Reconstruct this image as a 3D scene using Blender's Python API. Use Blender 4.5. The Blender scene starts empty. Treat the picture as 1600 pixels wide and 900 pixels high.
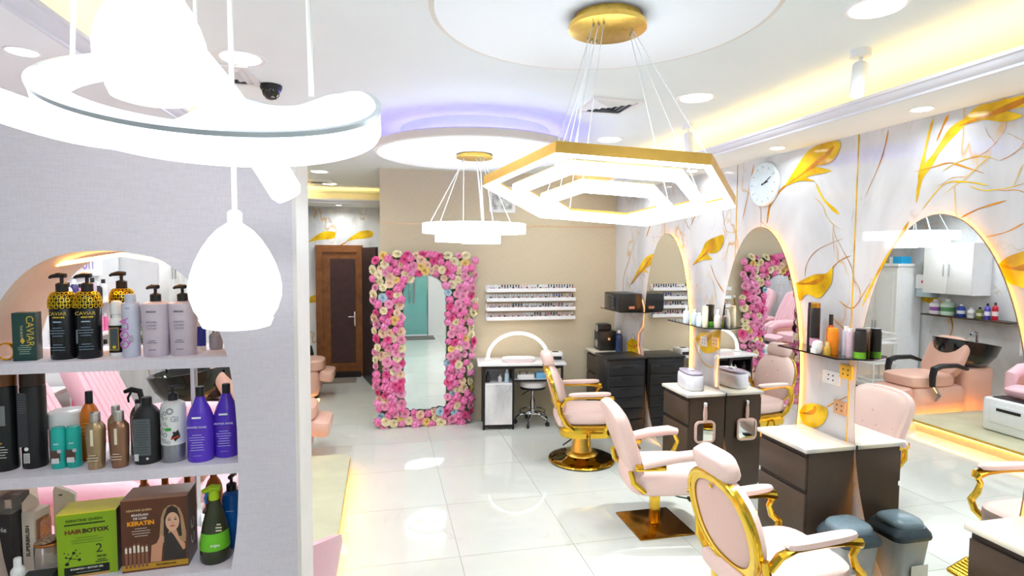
import bpy, math, random
from mathutils import Vector, Matrix
random.seed(7)
S = bpy.context.scene
COL = S.collection
PI = math.pi

# ---------------------------------------------------------------- camera
cd = bpy.data.cameras.new('camera'); cam = bpy.data.objects.new('camera', cd); COL.objects.link(cam)
cd.sensor_width = 36.0; cd.lens = 36.0 * 890.0 / 1600.0; cd.clip_start = 0.02; cd.clip_end = 60
def _unit(v):
    return Vector(v).normalized()
_v1 = Vector((-202.0, 53.0, -890.0)); _v2 = Vector((3700.0, 30.0, -890.0))
_Y = _v1.normalized(); _Z = _v2.cross(_v1).normalized(); _X = _Y.cross(_Z)
Rm = Matrix((_X, _Y, _Z))
cam.matrix_world = Matrix.Translation((0, 0, 2.0)) @ Rm.to_4x4()
S.camera = cam

# ---------------------------------------------------------------- world, exposure
w = bpy.data.worlds.new('world'); S.world = w; w.use_nodes = True
w.node_tree.nodes['Background'].inputs[0].default_value = (0.9, 0.95, 1.0, 1)
w.node_tree.nodes['Background'].inputs[1].default_value = 0.35
S.view_settings.view_transform = 'Standard'; S.view_settings.look = 'None'
S.view_settings.exposure = 0.85; S.view_settings.gamma = 1.0; S.view_settings.use_curve_mapping = False
S.cycles.use_denoising = True
S.cycles.max_bounces = 10; S.cycles.diffuse_bounces = 5; S.cycles.glossy_bounces = 6
S.cycles.transmission_bounces = 8; S.cycles.transparent_max_bounces = 8
S.cycles.sample_clamp_indirect = 6.0
S.cycles.caustics_reflective = False; S.cycles.caustics_refractive = False
DOWN_W = 4.2       # watts of one large ceiling downlight
LAMP_E = 6.0        # emission of the lit chandelier surfaces
COVE_E = 11.0       # emission of the cove LED tape

# ---------------------------------------------------------------- materials
def lin(c):
    return tuple((x / 255.0 / 12.92) if x / 255.0 <= 0.04045 else ((x / 255.0 + 0.055) / 1.055) ** 2.4 for x in c) + (1.0,)
MATS = {}
def mat(name, col, rough=0.5, metal=0.0, var=0.06, scale=30.0, bump=0.0, emit=None, es=0.0, trans=0.0, coat=0.0, ior=1.45, alpha=1.0):
    """Principled material whose colour wanders a little with a noise texture."""
    if name in MATS: return MATS[name]
    m = bpy.data.materials.new(name); m.use_nodes = True; MATS[name] = m
    nt = m.node_tree; b = nt.nodes['Principled BSDF']
    c = lin(col)
    if var > 0:
        tc = nt.nodes.new('ShaderNodeTexCoord'); n = nt.nodes.new('ShaderNodeTexNoise')
        n.inputs['Scale'].default_value = scale; n.inputs['Detail'].default_value = 3
        nt.links.new(tc.outputs['Object'], n.inputs['Vector'])
        r = nt.nodes.new('ShaderNodeValToRGB')
        r.color_ramp.elements[0].position = 0.3; r.color_ramp.elements[1].position = 0.7
        r.color_ramp.elements[0].color = tuple(max(0, x * (1 - var)) for x in c[:3]) + (1,)
        r.color_ramp.elements[1].color = tuple(min(1, x * (1 + var)) for x in c[:3]) + (1,)
        nt.links.new(n.outputs['Fac'], r.inputs['Fac']); nt.links.new(r.outputs['Color'], b.inputs['Base Color'])
        if bump > 0:
            bp = nt.nodes.new('ShaderNodeBump'); bp.inputs['Strength'].default_value = bump; bp.inputs['Distance'].default_value = 0.004
            nt.links.new(n.outputs['Fac'], bp.inputs['Height']); nt.links.new(bp.outputs['Normal'], b.inputs['Normal'])
    else:
        b.inputs['Base Color'].default_value = c
    b.inputs['Roughness'].default_value = rough; b.inputs['Metallic'].default_value = metal
    b.inputs['IOR'].default_value = ior
    b.inputs['Transmission Weight'].default_value = trans; b.inputs['Coat Weight'].default_value = coat
    b.inputs['Alpha'].default_value = alpha
    if emit is not None:
        b.inputs['Emission Color'].default_value = lin(emit); b.inputs['Emission Strength'].default_value = es
    return m

def wallpaper(name, col, scale=260.0):
    m = bpy.data.materials.new(name); m.use_nodes = True; MATS[name] = m
    nt = m.node_tree; b = nt.nodes['Principled BSDF']; b.inputs['Roughness'].default_value = 0.75
    tc = nt.nodes.new('ShaderNodeTexCoord'); outs = []
    for st in ((1.0, 1.0, 0.12), (0.10, 0.10, 1.0)):
        mp = nt.nodes.new('ShaderNodeMapping'); mp.inputs['Scale'].default_value = st
        n = nt.nodes.new('ShaderNodeTexNoise'); n.inputs['Scale'].default_value = scale; n.inputs['Detail'].default_value = 2
        nt.links.new(tc.outputs['Object'], mp.inputs['Vector']); nt.links.new(mp.outputs['Vector'], n.inputs['Vector']); outs.append(n)
    a = nt.nodes.new('ShaderNodeMath'); a.operation = 'ADD'
    nt.links.new(outs[0].outputs['Fac'], a.inputs[0]); nt.links.new(outs[1].outputs['Fac'], a.inputs[1])
    h = nt.nodes.new('ShaderNodeMath'); h.operation = 'MULTIPLY'; h.inputs[1].default_value = 0.5; nt.links.new(a.outputs[0], h.inputs[0])
    r = nt.nodes.new('ShaderNodeValToRGB'); c = lin(col)
    r.color_ramp.elements[0].position = 0.38; r.color_ramp.elements[1].position = 0.62
    r.color_ramp.elements[0].color = tuple(x * 0.945 for x in c[:3]) + (1,); r.color_ramp.elements[1].color = tuple(min(1, x * 1.03) for x in c[:3]) + (1,)
    nt.links.new(h.outputs[0], r.inputs['Fac']); nt.links.new(r.outputs['Color'], b.inputs['Base Color'])
    bp = nt.nodes.new('ShaderNodeBump'); bp.inputs['Strength'].default_value = 0.1; bp.inputs['Distance'].default_value = 0.002
    nt.links.new(h.outputs[0], bp.inputs['Height']); nt.links.new(bp.outputs['Normal'], b.inputs['Normal'])
    return m

def marble(name, base, gold, rot, vscale=1.3, rough=0.035, gmul=1.0):
    """White slab marble with soft grey clouds and thin golden veins that run diagonally."""
    m = bpy.data.materials.new(name); m.use_nodes = True; MATS[name] = m
    nt = m.node_tree; N = nt.nodes; L = nt.links; b = N['Principled BSDF']; b.inputs['Roughness'].default_value = rough
    tc = N.new('ShaderNodeTexCoord'); mp = N.new('ShaderNodeMapping')
    mp.inputs['Rotation'].default_value = rot; mp.inputs['Scale'].default_value = (1.0, 1.0, 0.42)
    L.new(tc.outputs['Object'], mp.inputs['Vector'])
    cl = N.new('ShaderNodeTexNoise'); cl.inputs['Scale'].default_value = 1.6; cl.inputs['Detail'].default_value = 5; cl.inputs['Distortion'].default_value = 0.8
    L.new(mp.outputs['Vector'], cl.inputs['Vector'])
    r0 = N.new('ShaderNodeValToRGB'); c = lin(base)
    r0.color_ramp.elements[0].position = 0.30; r0.color_ramp.elements[1].position = 0.58
    r0.color_ramp.elements[0].color = lin((184, 186, 190)); r0.color_ramp.elements[1].color = c
    L.new(cl.outputs['Fac'], r0.inputs['Fac'])
    col = r0.outputs['Color']
    for k, (sc, wd, gate) in enumerate(((vscale, 0.010, 0.50), (vscale * 2.3, 0.010, 0.54))):
        v = N.new('ShaderNodeTexNoise'); v.inputs['Scale'].default_value = sc; v.inputs['Detail'].default_value = 4
        v.inputs['Distortion'].default_value = 0.5; v.inputs['Roughness'].default_value = 0.55
        L.new(mp.outputs['Vector'], v.inputs['Vector'])
        s = N.new('ShaderNodeMath'); s.operation = 'SUBTRACT'; s.inputs[1].default_value = 0.5; L.new(v.outputs['Fac'], s.inputs[0])
        ab = N.new('ShaderNodeMath'); ab.operation = 'ABSOLUTE'; L.new(s.outputs[0], ab.inputs[0])
        rr = N.new('ShaderNodeValToRGB'); rr.color_ramp.elements[0].position = 0.0; rr.color_ramp.elements[1].position = wd
        rr.color_ramp.elements[0].color = (1, 1, 1, 1); rr.color_ramp.elements[1].color = (0, 0, 0, 1)
        L.new(ab.outputs[0], rr.inputs['Fac'])
        g = N.new('ShaderNodeTexNoise'); g.inputs['Scale'].default_value = 1.9 + k; g.inputs['Detail'].default_value = 2
        L.new(tc.outputs['Object'], g.inputs['Vector'])
        gr = N.new('ShaderNodeValToRGB'); gr.color_ramp.elements[0].position = gate - 0.04; gr.color_ramp.elements[1].position = gate + 0.1
        L.new(g.outputs['Fac'], gr.inputs['Fac'])
        mu = N.new('ShaderNodeMath'); mu.operation = 'MULTIPLY'; L.new(rr.outputs['Color'], mu.inputs[0]); L.new(gr.outputs['Color'], mu.inputs[1])
        mm = N.new('ShaderNodeMath'); mm.operation = 'MULTIPLY'; mm.inputs[1].default_value = gmul * (0.9 if k == 0 else 0.6); L.new(mu.outputs[0], mm.inputs[0])
        mx = N.new('ShaderNodeMix'); mx.data_type = 'RGBA'
        L.new(mm.outputs[0], mx.inputs['Factor']); L.new(col, mx.inputs['A']); mx.inputs['B'].default_value = lin(gold if k == 0 else (176, 140, 92))
        col = mx.outputs['Result']
    L.new(col, b.inputs['Base Color'])
    return m

def glow(name, col, e, base=None):
    return mat(name, base or col, 0.5, 0, 0.0, emit=col, es=e)

M = {}
M['paper'] = wallpaper('lilac_grey_wallpaper', (224, 217, 228))
M['paper_tan'] = wallpaper('tan_wallpaper', (211, 198, 170), 200.0)
M['paint'] = mat('white_paint', (240, 241, 241), 0.6, var=0.015, scale=4)
M['ceil'] = mat('ceiling_paint', (242, 249, 249), 0.7, var=0.01, scale=3)
M['disc'] = mat('disc_paint', (247, 249, 252), 0.5, var=0.01, scale=3)
M['rim'] = mat('disc_rim_paint', (226, 218, 208), 0.6, var=0.02, scale=5)
M['crown'] = mat('crown_paint', (228, 230, 238), 0.45, var=0.01, scale=5)
M['marble'] = marble('gold_veined_marble', (224, 225, 228), (212, 158, 40), (math.radians(38), 0, 0))
M['marble_end'] = marble('gold_veined_marble_end_wall', (240, 240, 238), (205, 150, 40), (0, math.radians(38), 0))
M['stone'] = marble('cream_stone_top', (242, 234, 212), (222, 206, 170), (0.3, 0.6, 0.2), 3.0, 0.2, 0.6)
M['slab'] = marble('white_grey_marble', (243, 243, 243), (160, 160, 165), (0, math.radians(40), 0), 3.2, 0.25)
M['tile'] = marble('floor_tile_gloss', (217, 220, 213), (208, 210, 203), (0.4, 0.2, 0.7), 0.8, 0.03, 0.3)
for n in M['tile'].node_tree.nodes:
    if n.type == 'VALTORGB' and n.color_ramp.elements[1].position > 0.5 and n.color_ramp.elements[0].position < 0.35:
        n.color_ramp.elements[0].color = lin((212, 215, 208))
M['grout'] = mat('grout', (186, 184, 176), 0.8, scale=60)
M['print_gold'] = mat('printed_gold', (240, 180, 22), 0.06, 0.0, 0.45, 6)
M['print_amber'] = mat('printed_amber', (198, 128, 18), 0.12, 0.0, 0.35, 12)
M['shell_gold'] = mat('bright_shell_gold', (255, 216, 50), 0.28, 0.85, 0.05, 20)
M['gold'] = mat('polished_gold', (232, 190, 66), 0.13, 1.0, 0.05, 8)
M['brass'] = mat('brushed_brass', (232, 194, 98), 0.32, 1.0, 0.08, 60)
M['bronze_plate'] = mat('bronze_gold_plate', (176, 126, 40), 0.16, 1.0, 0.08, 10)
M['pink'] = mat('blush_leather', (243, 213, 205), 0.42, 0, 0.03, 90, 0.08)
M['pink_back'] = mat('blush_back_panel', (233, 196, 186), 0.45, 0, 0.04, 260, 0.15)
M['rose'] = mat('pink_leather', (236, 190, 200), 0.38, 0, 0.03, 80, 0.06)
M['peach'] = mat('peach_leather', (228, 184, 166), 0.4, 0, 0.03, 80, 0.06)
M['blackplas'] = mat('black_plastic', (30, 31, 34), 0.35, 0, 0.1, 40)
M['black_gloss'] = mat('black_ceramic', (12, 16, 18), 0.06, 0, 0.05, 10, coat=0.6)
M['black_glass'] = mat('black_glass', (26, 22, 22), 0.05, 0, 0.05, 10, coat=0.5)
M['brown'] = mat('umber_laminate', (72, 59, 49), 0.38, 0, 0.06, 24)
M['brown_dark'] = mat('umber_groove', (40, 33, 31), 0.5, 0, 0.06, 24)
M['chrome'] = mat('chrome', (205, 208, 212), 0.1, 1.0, 0.02, 8)
M['mirror'] = mat('mirror_glass', (242, 245, 244), 0.0, 1.0, 0.0)
M['glass'] = mat('clear_glass', (235, 240, 240), 0.03, 0, 0.02, 10, trans=0.9)
M['white'] = mat('white_plastic', (240, 240, 240), 0.3, 0, 0.02, 20)
M['white_gloss'] = mat('white_lacquer', (244, 246, 248), 0.12, 0, 0.02, 10)
M['black_frame'] = mat('black_steel', (38, 34, 36), 0.4, 0.2, 0.1, 40)
M['wood'] = mat('door_walnut', (140, 86, 42), 0.4, 0, 0.25, 9)
M['wood_dark'] = mat('door_dark_panel', (74, 48, 46), 0.45, 0, 0.15, 14)
M['leaf_dark'] = mat('dark_door_leaf', (52, 42, 44), 0.4, 0, 0.1, 14)
M['vinyl'] = mat('platform_vinyl', (200, 198, 168), 0.4, 0, 0.07, 5)
M['lamp_white'] = glow('lamp_white', (228, 241, 252), LAMP_E)
M['ribbon_white'] = glow('ribbon_lamp_white', (242, 247, 255), 1.4)
M['opal'] = glow('opal_glass', (255, 252, 250), 0.95)
M['down'] = glow('downlight_lens', (255, 252, 246), 3.0)
M['warm'] = glow('warm_led_tape', (255, 184, 84), COVE_E)
M['warm_cove'] = glow('warm_cove_tape', (255, 214, 134), 12.0)
M['violet'] = glow('violet_led_tape', (112, 104, 255), 12.0)
M['desk_led'] = glow('arc_lamp_diffuser', (255, 236, 222), 4.0)
M['amberp'] = mat('amber_plastic', (196, 104, 30), 0.2, 0, 0.1, 30)
M['teal_glass'] = mat('teal_door_glass', (128, 196, 190), 0.1, 0, 0.04, 3, coat=0.4)

# ---------------------------------------------------------------- mesh builder
class MB:
    def __init__(s): s.v = []; s.f = []
    def add(s, vs, fs, M4=None):
        o = len(s.v)
        s.v += [tuple(M4 @ Vector(p)) if M4 is not None else tuple(p) for p in vs]
        s.f += [tuple(i + o for i in q) for q in fs]
        return s
    def box(s, x0, x1, y0, y1, z0, z1, M4=None):
        vs = [(x, y, z) for z in (z0, z1) for y in (y0, y1) for x in (x0, x1)]
        return s.add(vs, [(0, 2, 3, 1), (4, 5, 7, 6), (0, 1, 5, 4), (2, 6, 7, 3), (0, 4, 6, 2), (1, 3, 7, 5)], M4)
    def rbox(s, x0, x1, y0, y1, z0, z1, r=0.01, M4=None, n=3):
        """box with rounded vertical corners and chamfered top and bottom"""
        cx, cy = (x0 + x1) / 2, (y0 + y1) / 2
        return s.slab(rrect(x1 - x0, y1 - y0, r, n), z1 - z0, min(r, (z1 - z0) / 2) * 0.6, (M4 or Matrix()) @ Matrix.Translation((cx, cy, z0)))
    def slab(s, out, h, bev=0.0, M4=None):
        n = len(out)
        if bev <= 0: lv = [(0, 0), (0, h)]
        else: lv = [(bev, 0), (bev * 0.3, bev * 0.3), (0, bev), (0, h - bev), (bev * 0.3, h - bev * 0.3), (bev, h)]
        vs = []; fs = []
        for ins, z in lv:
            o2 = inset(out, ins) if ins else out
            vs += [(x, y, z) for x, y in o2]
        for k in range(len(lv) - 1):
            for i in range(n):
                j = (i + 1) % n; fs.append((k * n + i, k * n + j, (k + 1) * n + j, (k + 1) * n + i))
        fs.append(tuple(reversed(range(n)))); fs.append(tuple((len(lv) - 1) * n + i for i in range(n)))
        return s.add(vs, fs, M4)
    def ringslab(s, out, inn, h, M4=None):
        n = len(out); vs = [(x, y, z) for z in (0, h) for o in (out, inn) for x, y in o]; fs = []
        for i in range(n):
            j = (i + 1) % n
            fs += [(i, j, 2 * n + j, 2 * n + i), (n + j, n + i, 3 * n + i, 3 * n + j), (2 * n + i, 2 * n + j, 3 * n + j, 3 * n + i), (j, i, n + i, n + j)]
        return s.add(vs, fs, M4)
    def lathe(s, prof, n=24, M4=None, sx=1.0, sy=1.0, cap=True):
        vs = []; fs = []
        for r, z in prof:
            for i in range(n):
                a = 2 * PI * i / n; vs.append((r * sx * math.cos(a), r * sy * math.sin(a), z))
        for k in range(len(prof) - 1):
            for i in range(n):
                j = (i + 1) % n; fs.append((k * n + i, k * n + j, (k + 1) * n + j, (k + 1) * n + i))
        if cap:
            fs.append(tuple(reversed(range(n)))); fs.append(tuple((len(prof) - 1) * n + i for i in range(n)))
        return s.add(vs, fs, M4)
    def tube(s, pts, r, n=8, M4=None, closed=False, flat=1.0):
        P = [Vector(p) for p in pts]; m = len(P); rr = r if isinstance(r, (list, tuple)) else [r] * m
        vs = []; fs = []; up = None
        for i in range(m):
            a = P[i - 1] if (i > 0 or closed) else P[i]; b = P[(i + 1) % m] if (i < m - 1 or closed) else P[i]
            t = (b - a).normalized()
            if up is None:
                up = Vector((0, 0, 1)) if abs(t.z) < 0.9 else Vector((1, 0, 0))
            u = (up - t * up.dot(t)).normalized(); up = u; v = t.cross(u)
            for k in range(n):
                ang = 2 * PI * k / n; q = P[i] + u * (math.cos(ang) * rr[i]) + v * (math.sin(ang) * rr[i] * flat); vs.append(q)
        for i in range(m if closed else m - 1):
            i2 = (i + 1) % m
            for k in range(n):
                k2 = (k + 1) % n; fs.append((i * n + k, i * n + k2, i2 * n + k2, i2 * n + k))
        if not closed:
            fs.append(tuple(reversed(range(n)))); fs.append(tuple((m - 1) * n + k for k in range(n)))
        return s.add(vs, fs, M4)
    def band(s, pts, sec, up, M4=None, closed=False):
        """sweep a 2D section (side, up) along a path with a fixed up vector"""
        P = [Vector(p) for p in pts]; m = len(P); n = len(sec); vs = []; fs = []; up = Vector(up).normalized()
        for i in range(m):
            a = P[i - 1] if (i > 0 or closed) else P[i]; b = P[(i + 1) % m] if (i < m - 1 or closed) else P[i]
            t = (b - a).normalized(); sd = t.cross(up).normalized(); u = sd.cross(t)
            k = 1.0
            if i > 0 or closed:
                if i < m - 1 or closed:
                    t1 = (P[i] - P[i - 1]).normalized(); c = t1.dot(t)
                    k = 1.0 / max(c, 0.5)
            for (x, y) in sec: vs.append(P[i] + sd * x * k + u * y)
        for i in range(m if closed else m - 1):
            i2 = (i + 1) % m
            for q in range(n):
                q2 = (q + 1) % n; fs.append((i * n + q, i * n + q2, i2 * n + q2, i2 * n + q))
        if not closed:
            fs.append(tuple(reversed(range(n)))); fs.append(tuple((m - 1) * n + q for q in range(n)))
        return s.add(vs, fs, M4)
    def sup(s, ax, ay, az, e1=0.4, e2=0.4, M4=None, nu=20, nv=10):
        """superellipsoid cushion"""
        def pw(c, e): return math.copysign(abs(c) ** e, c)
        vs = []; fs = []
        for j in range(nv + 1):
            et = -PI / 2 + PI * j / nv
            for i in range(nu):
                om = 2 * PI * i / nu
                vs.append((ax * pw(math.cos(et), e1) * pw(math.cos(om), e2), ay * pw(math.cos(et), e1) * pw(math.sin(om), e2), az * pw(math.sin(et), e1)))
        for j in range(nv):
            for i in range(nu):
                i2 = (i + 1) % nu; fs.append((j * nu + i, j * nu + i2, (j + 1) * nu + i2, (j + 1) * nu + i))
        return s.add(vs, fs, M4)
    def build(s, name, m, parent=None, smooth=True, ang=35, label=None):
        me = bpy.data.meshes.new(name); me.from_pydata(s.v, [], s.f); me.validate(); me.update()
        if smooth:
            me.polygons.foreach_set('use_smooth', [True] * len(me.polygons)); me.set_sharp_from_angle(angle=math.radians(ang))
        me.materials.append(m if not isinstance(m, str) else M[m])
        o = bpy.data.objects.new(name, me); COL.objects.link(o)
        if parent is not None: o.parent = parent
        if label: o['label'] = label
        return o

def inset(out, d):
    n = len(out); r = []
    for i in range(n):
        ax, ay = out[i - 1]; bx, by = out[i]; cx, cy = out[(i + 1) % n]
        t1 = Vector((bx - ax, by - ay)); t2 = Vector((cx - bx, cy - by))
        if t1.length < 1e-9: t1 = t2
        if t2.length < 1e-9: t2 = t1
        t1.normalize(); t2.normalize(); nn = Vector((-(t1.y + t2.y), t1.x + t2.x))
        if nn.length < 1e-6: nn = Vector((-t1.y, t1.x))
        nn.normalize(); r.append((bx + nn.x * d, by + nn.y * d))
    return r
def rrect(w, h, r, n=4):
    r = min(r, w / 2 - 1e-4, h / 2 - 1e-4); o = []
    for cx, cy, a0 in ((w / 2 - r, h / 2 - r, 0), (-w / 2 + r, h / 2 - r, 90), (-w / 2 + r, -h / 2 + r, 180), (w / 2 - r, -h / 2 + r, 270)):
        for k in range(n + 1):
            a = math.radians(a0 + 90 * k / n); o.append((cx + r * math.cos(a), cy + r * math.sin(a)))
    return o
def superell(a, b, n=2.0, k=64, cx=0, cy=0):
    o = []
    for i in range(k):
        t = 2 * PI * i / k; c, s_ = math.cos(t), math.sin(t)
        o.append((cx + a * math.copysign(abs(c) ** (2 / n), c), cy + b * math.copysign(abs(s_) ** (2 / n), s_)))
    return o
T = Matrix.Translation
def RX(d): return Matrix.Rotation(math.radians(d), 4, 'X')
def RY(d): return Matrix.Rotation(math.radians(d), 4, 'Y')
def RZ(d): return Matrix.Rotation(math.radians(d), 4, 'Z')
# frames: plane facing -Y (x right, y up) and plane facing -X (x along -Y.. as seen from the room, y up)
FACE_Y = Matrix(((1, 0, 0, 0), (0, 0, -1, 0), (0, 1, 0, 0), (0, 0, 0, 1)))      # local z -> -Y
FACE_X = Matrix(((0, 0, -1, 0), (-1, 0, 0, 0), (0, 1, 0, 0), (0, 0, 0, 1)))     # local z -> -X, local x -> -Y
FACE_PX = Matrix(((0, 0, 1, 0), (1, 0, 0, 0), (0, 1, 0, 0), (0, 0, 0, 1)))      # local z -> +X, local x -> +Y

def tag(o, label, cat, group=None, kind=None):
    if label: o['label'] = label
    if cat: o['category'] = cat
    if group: o['group'] = group
    if kind: o['kind'] = kind
    return o
def thing(name, label, cat, loc=(0, 0, 0), rz=0.0, group=None):
    o = bpy.data.objects.new(name, None); COL.objects.link(o); o.empty_display_size = 0.1
    o.location = loc; o.rotation_euler = (0, 0, math.radians(rz))
    return tag(o, label, cat, group)
def struct(name, mb, m, label=None, smooth=False):
    o = mb.build(name, m, None, smooth); o['kind'] = 'structure'
    if label: o['label'] = label
    return o
def copy_tree(o, parent=None):
    c = o.copy(); COL.objects.link(c); c.parent = parent
    for ch in [x for x in o.children]: copy_tree(ch, c)
    return c
_txt = {}
def text(s, size, m, parent, M4, name='lettering', align='CENTER', bold=0.0, sx=1.0):
    """flat printed lettering, as a mesh just proud of its surface"""
    key = (s, size, align, bold, sx)
    if key not in _txt:
        cu = bpy.data.curves.new('lettering', 'FONT'); cu.body = s; cu.size = size; cu.align_x = align; cu.align_y = 'CENTER'
        cu.offset = bold; cu.resolution_u = 3
        ob = bpy.data.objects.new('lettering', cu); COL.objects.link(ob)
        dg = bpy.context.evaluated_depsgraph_get(); me = bpy.data.meshes.new_from_object(ob.evaluated_get(dg))
        bpy.data.objects.remove(ob); bpy.data.curves.remove(cu)
        if sx != 1.0: me.transform(Matrix.Diagonal((sx, 1, 1, 1)))
        _txt[key] = me
    me = _txt[key].copy(); me.name = name; me.transform(M4)
    me.materials.clear(); me.materials.append(M[m] if isinstance(m, str) else m)
    o = bpy.data.objects.new(name, me); COL.objects.link(o); o.parent = parent
    return o
def flat(name, pts, m, parent, M4, z=0.0, label=None):
    me = bpy.data.meshes.new(name); me.from_pydata([tuple(M4 @ Vector((x, y, z))) for x, y in pts], [], [tuple(range(len(pts)))])
    me.materials.append(M[m] if isinstance(m, str) else m)
    o = bpy.data.objects.new(name, me); COL.objects.link(o); o.parent = parent
    if label: o['label'] = label
    return o
def ink(col, rough=0.4): return mat('ink_%d_%d_%d' % col, col, rough, 0, 0.02, 40)
def plas(col, rough=0.3, coat=0.0): return mat('coloured_plastic_%d_%d_%d' % col, col, rough, 0, 0.04, 30, coat=coat)
_ORD = ['first', 'second', 'third', 'fourth', 'fifth', 'sixth', 'seventh', 'eighth', 'ninth', 'tenth', 'eleventh', 'twelfth', 'thirteenth', 'fourteenth', 'fifteenth', 'sixteenth', 'seventeenth', 'eighteenth', 'nineteenth', 'twentieth', '21st', '22nd', '23rd', '24th', '25th', '26th', '27th', '28th', '29th', '30th', '31st', '32nd']
def circle(r, n=20, cx=0, cy=0): return [(cx + r * math.cos(2 * PI * i / n), cy + r * math.sin(2 * PI * i / n)) for i in range(n)]

# ================================================================ THE SETTING
XR, XL, YB, YD, YF, ZC, ZS = 2.87, -2.45, 6.74, 9.66, -0.9, 2.98, 2.755
CX = -0.03          # right wall of the corridor
# floor: grout bed and single tiles
floor = struct('floor', MB().box(XL, XR, YF, YD, -0.05, -0.004), 'grout', 'glossy pale floor of large square tiles')
TX, TY = 0.792, 0.803; tx0 = -0.307 - 3 * TX; ty0 = 4.453 - 7 * TY
for i in range(9):
    for j in range(16):
        x0, x1 = tx0 + i * TX + 0.0018, tx0 + (i + 1) * TX - 0.0018
        y0, y1 = ty0 + j * TY + 0.0018, ty0 + (j + 1) * TY - 0.0018
        x0, x1, y0, y1 = max(x0, XL), min(x1, XR), max(y0, YF), min(y1, YD)
        if x1 - x0 < 0.02 or y1 - y0 < 0.02 or (x0 > CX and y0 > YB): continue
        if x0 >= CX: y1 = min(y1, YB)
        MB().box(x0, x1, y0, y1, -0.012, 0.0).build('tile', 'tile', floor, False)

# walls
def wall_panels(wall, cuts, z0, z1, frame, m, th=0.012):
    for a, b in zip(cuts[:-1], cuts[1:]):
        MB().box(a + 0.0012, b - 0.0012, z0, z1, 0, th, frame).build('marble_panel', m, wall, False)
wall_right = struct('wall_right', MB().box(XR + 0.012, XR + 0.15, YF, YB, 0, ZC), 'paint', 'white marble wall with golden veins')
wall_panels(wall_right, [-6.74, -6.69, -5.46, -4.23, -3.0, -1.77, -0.54, 0.9], 0, ZS, T((XR + 0.012, 0, 0)) @ FACE_X, 'marble')
for yy in (5.46, 4.23, 3.0, 1.77):
    MB().box(-0.004, 0.0, yy - 0.003, yy + 0.003, 0, ZS, T((XR, 0, 0))).build('gold_joint_strip', 'print_gold', wall_right, False)
wall_back = struct('wall_back', MB().box(CX, XR, YB, YB + 0.15, 0, ZC), 'paper_tan', 'tan wallpapered end wall')
MB().box(CX, XR, YB - 0.004, YB, 2.345, 2.358).build('trim_strip', mat('pale_copper_strip', (222, 190, 152), 0.3, 0.3), wall_back, False)
wall_corridor = struct('wall_corridor', MB().box(CX, CX + 0.12, YB + 0.15, YD, 0, ZC), 'paper_tan', 'tan corridor side wall')
wall_end = struct('wall_end', MB().box(XL, CX + 0.12, YD, YD + 0.12, 0, ZC), 'paint', 'corridor end wall clad in golden veined marble')
wall_panels(wall_end, [XL, -1.6, -1.05, CX], 0, ZS, T((0, YD, 0)) @ FACE_Y, 'marble_end', 0.01)
wall_left = struct('wall_left', MB().box(XL - 0.15, XL - 0.012, YF, YD, 0, ZC), 'paint', 'marble wall behind the wash basins')
wall_panels(wall_left, [YF, 0.8, 2.03, 3.26, 4.49, 5.72, 6.95, 8.2, YD], 0, ZS, T((XL - 0.012, 0, 0)) @ FACE_PX, 'marble')
wf = MB(); wf.box(XL, 0.30, YF - 0.12, YF, 0, ZC); wf.box(1.08, XR, YF - 0.12, YF, 0, ZC); wf.box(0.30, 1.08, YF - 0.12, YF, 2.3, ZC)
wall_front = struct('wall_front', wf, 'paint', 'white entrance wall')
ceiling = struct('ceiling', MB().box(XL - 0.15, XR + 0.15, YF - 0.12, YD + 0.12, ZC, ZC + 0.1), 'ceil', 'white plaster ceiling')

# entrance door, seen only in the flower mirror
door_f = thing('door_1', None, None, (0.69, YF, 0)); door_f['kind'] = 'structure'; door_f['label'] = 'teal glass double entrance door'
for s_ in (-1, 1):
    leaf = MB().box(min(0, s_ * 0.385), max(0, s_ * 0.385), -0.05, -0.02, 0.02, 2.28).build('door_leaf', 'teal_glass', door_f, False)
    MB().tube([(s_ * 0.06, 0.02, 0.8), (s_ * 0.06, 0.02, 1.7)], 0.014).build('pull_handle', 'chrome', leaf)
    MB().box(s_ * 0.385 - 0.012, s_ * 0.385 + 0.012, -0.06, 0.0, 0, 2.3).build('door_jamb', 'chrome', door_f, False)
mt = MB().rbox(-0.45, 0.45, -0.3, 0.3, 0, 0.012, 0.02).build('door_mat', mat('grey_mat', (120, 118, 112), 0.9, 0, 0.2, 200)); mt.location = (0.75, YF + 0.45, 0)
tag(mt, 'grey mat inside the teal glass entrance door', 'mat')

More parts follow.
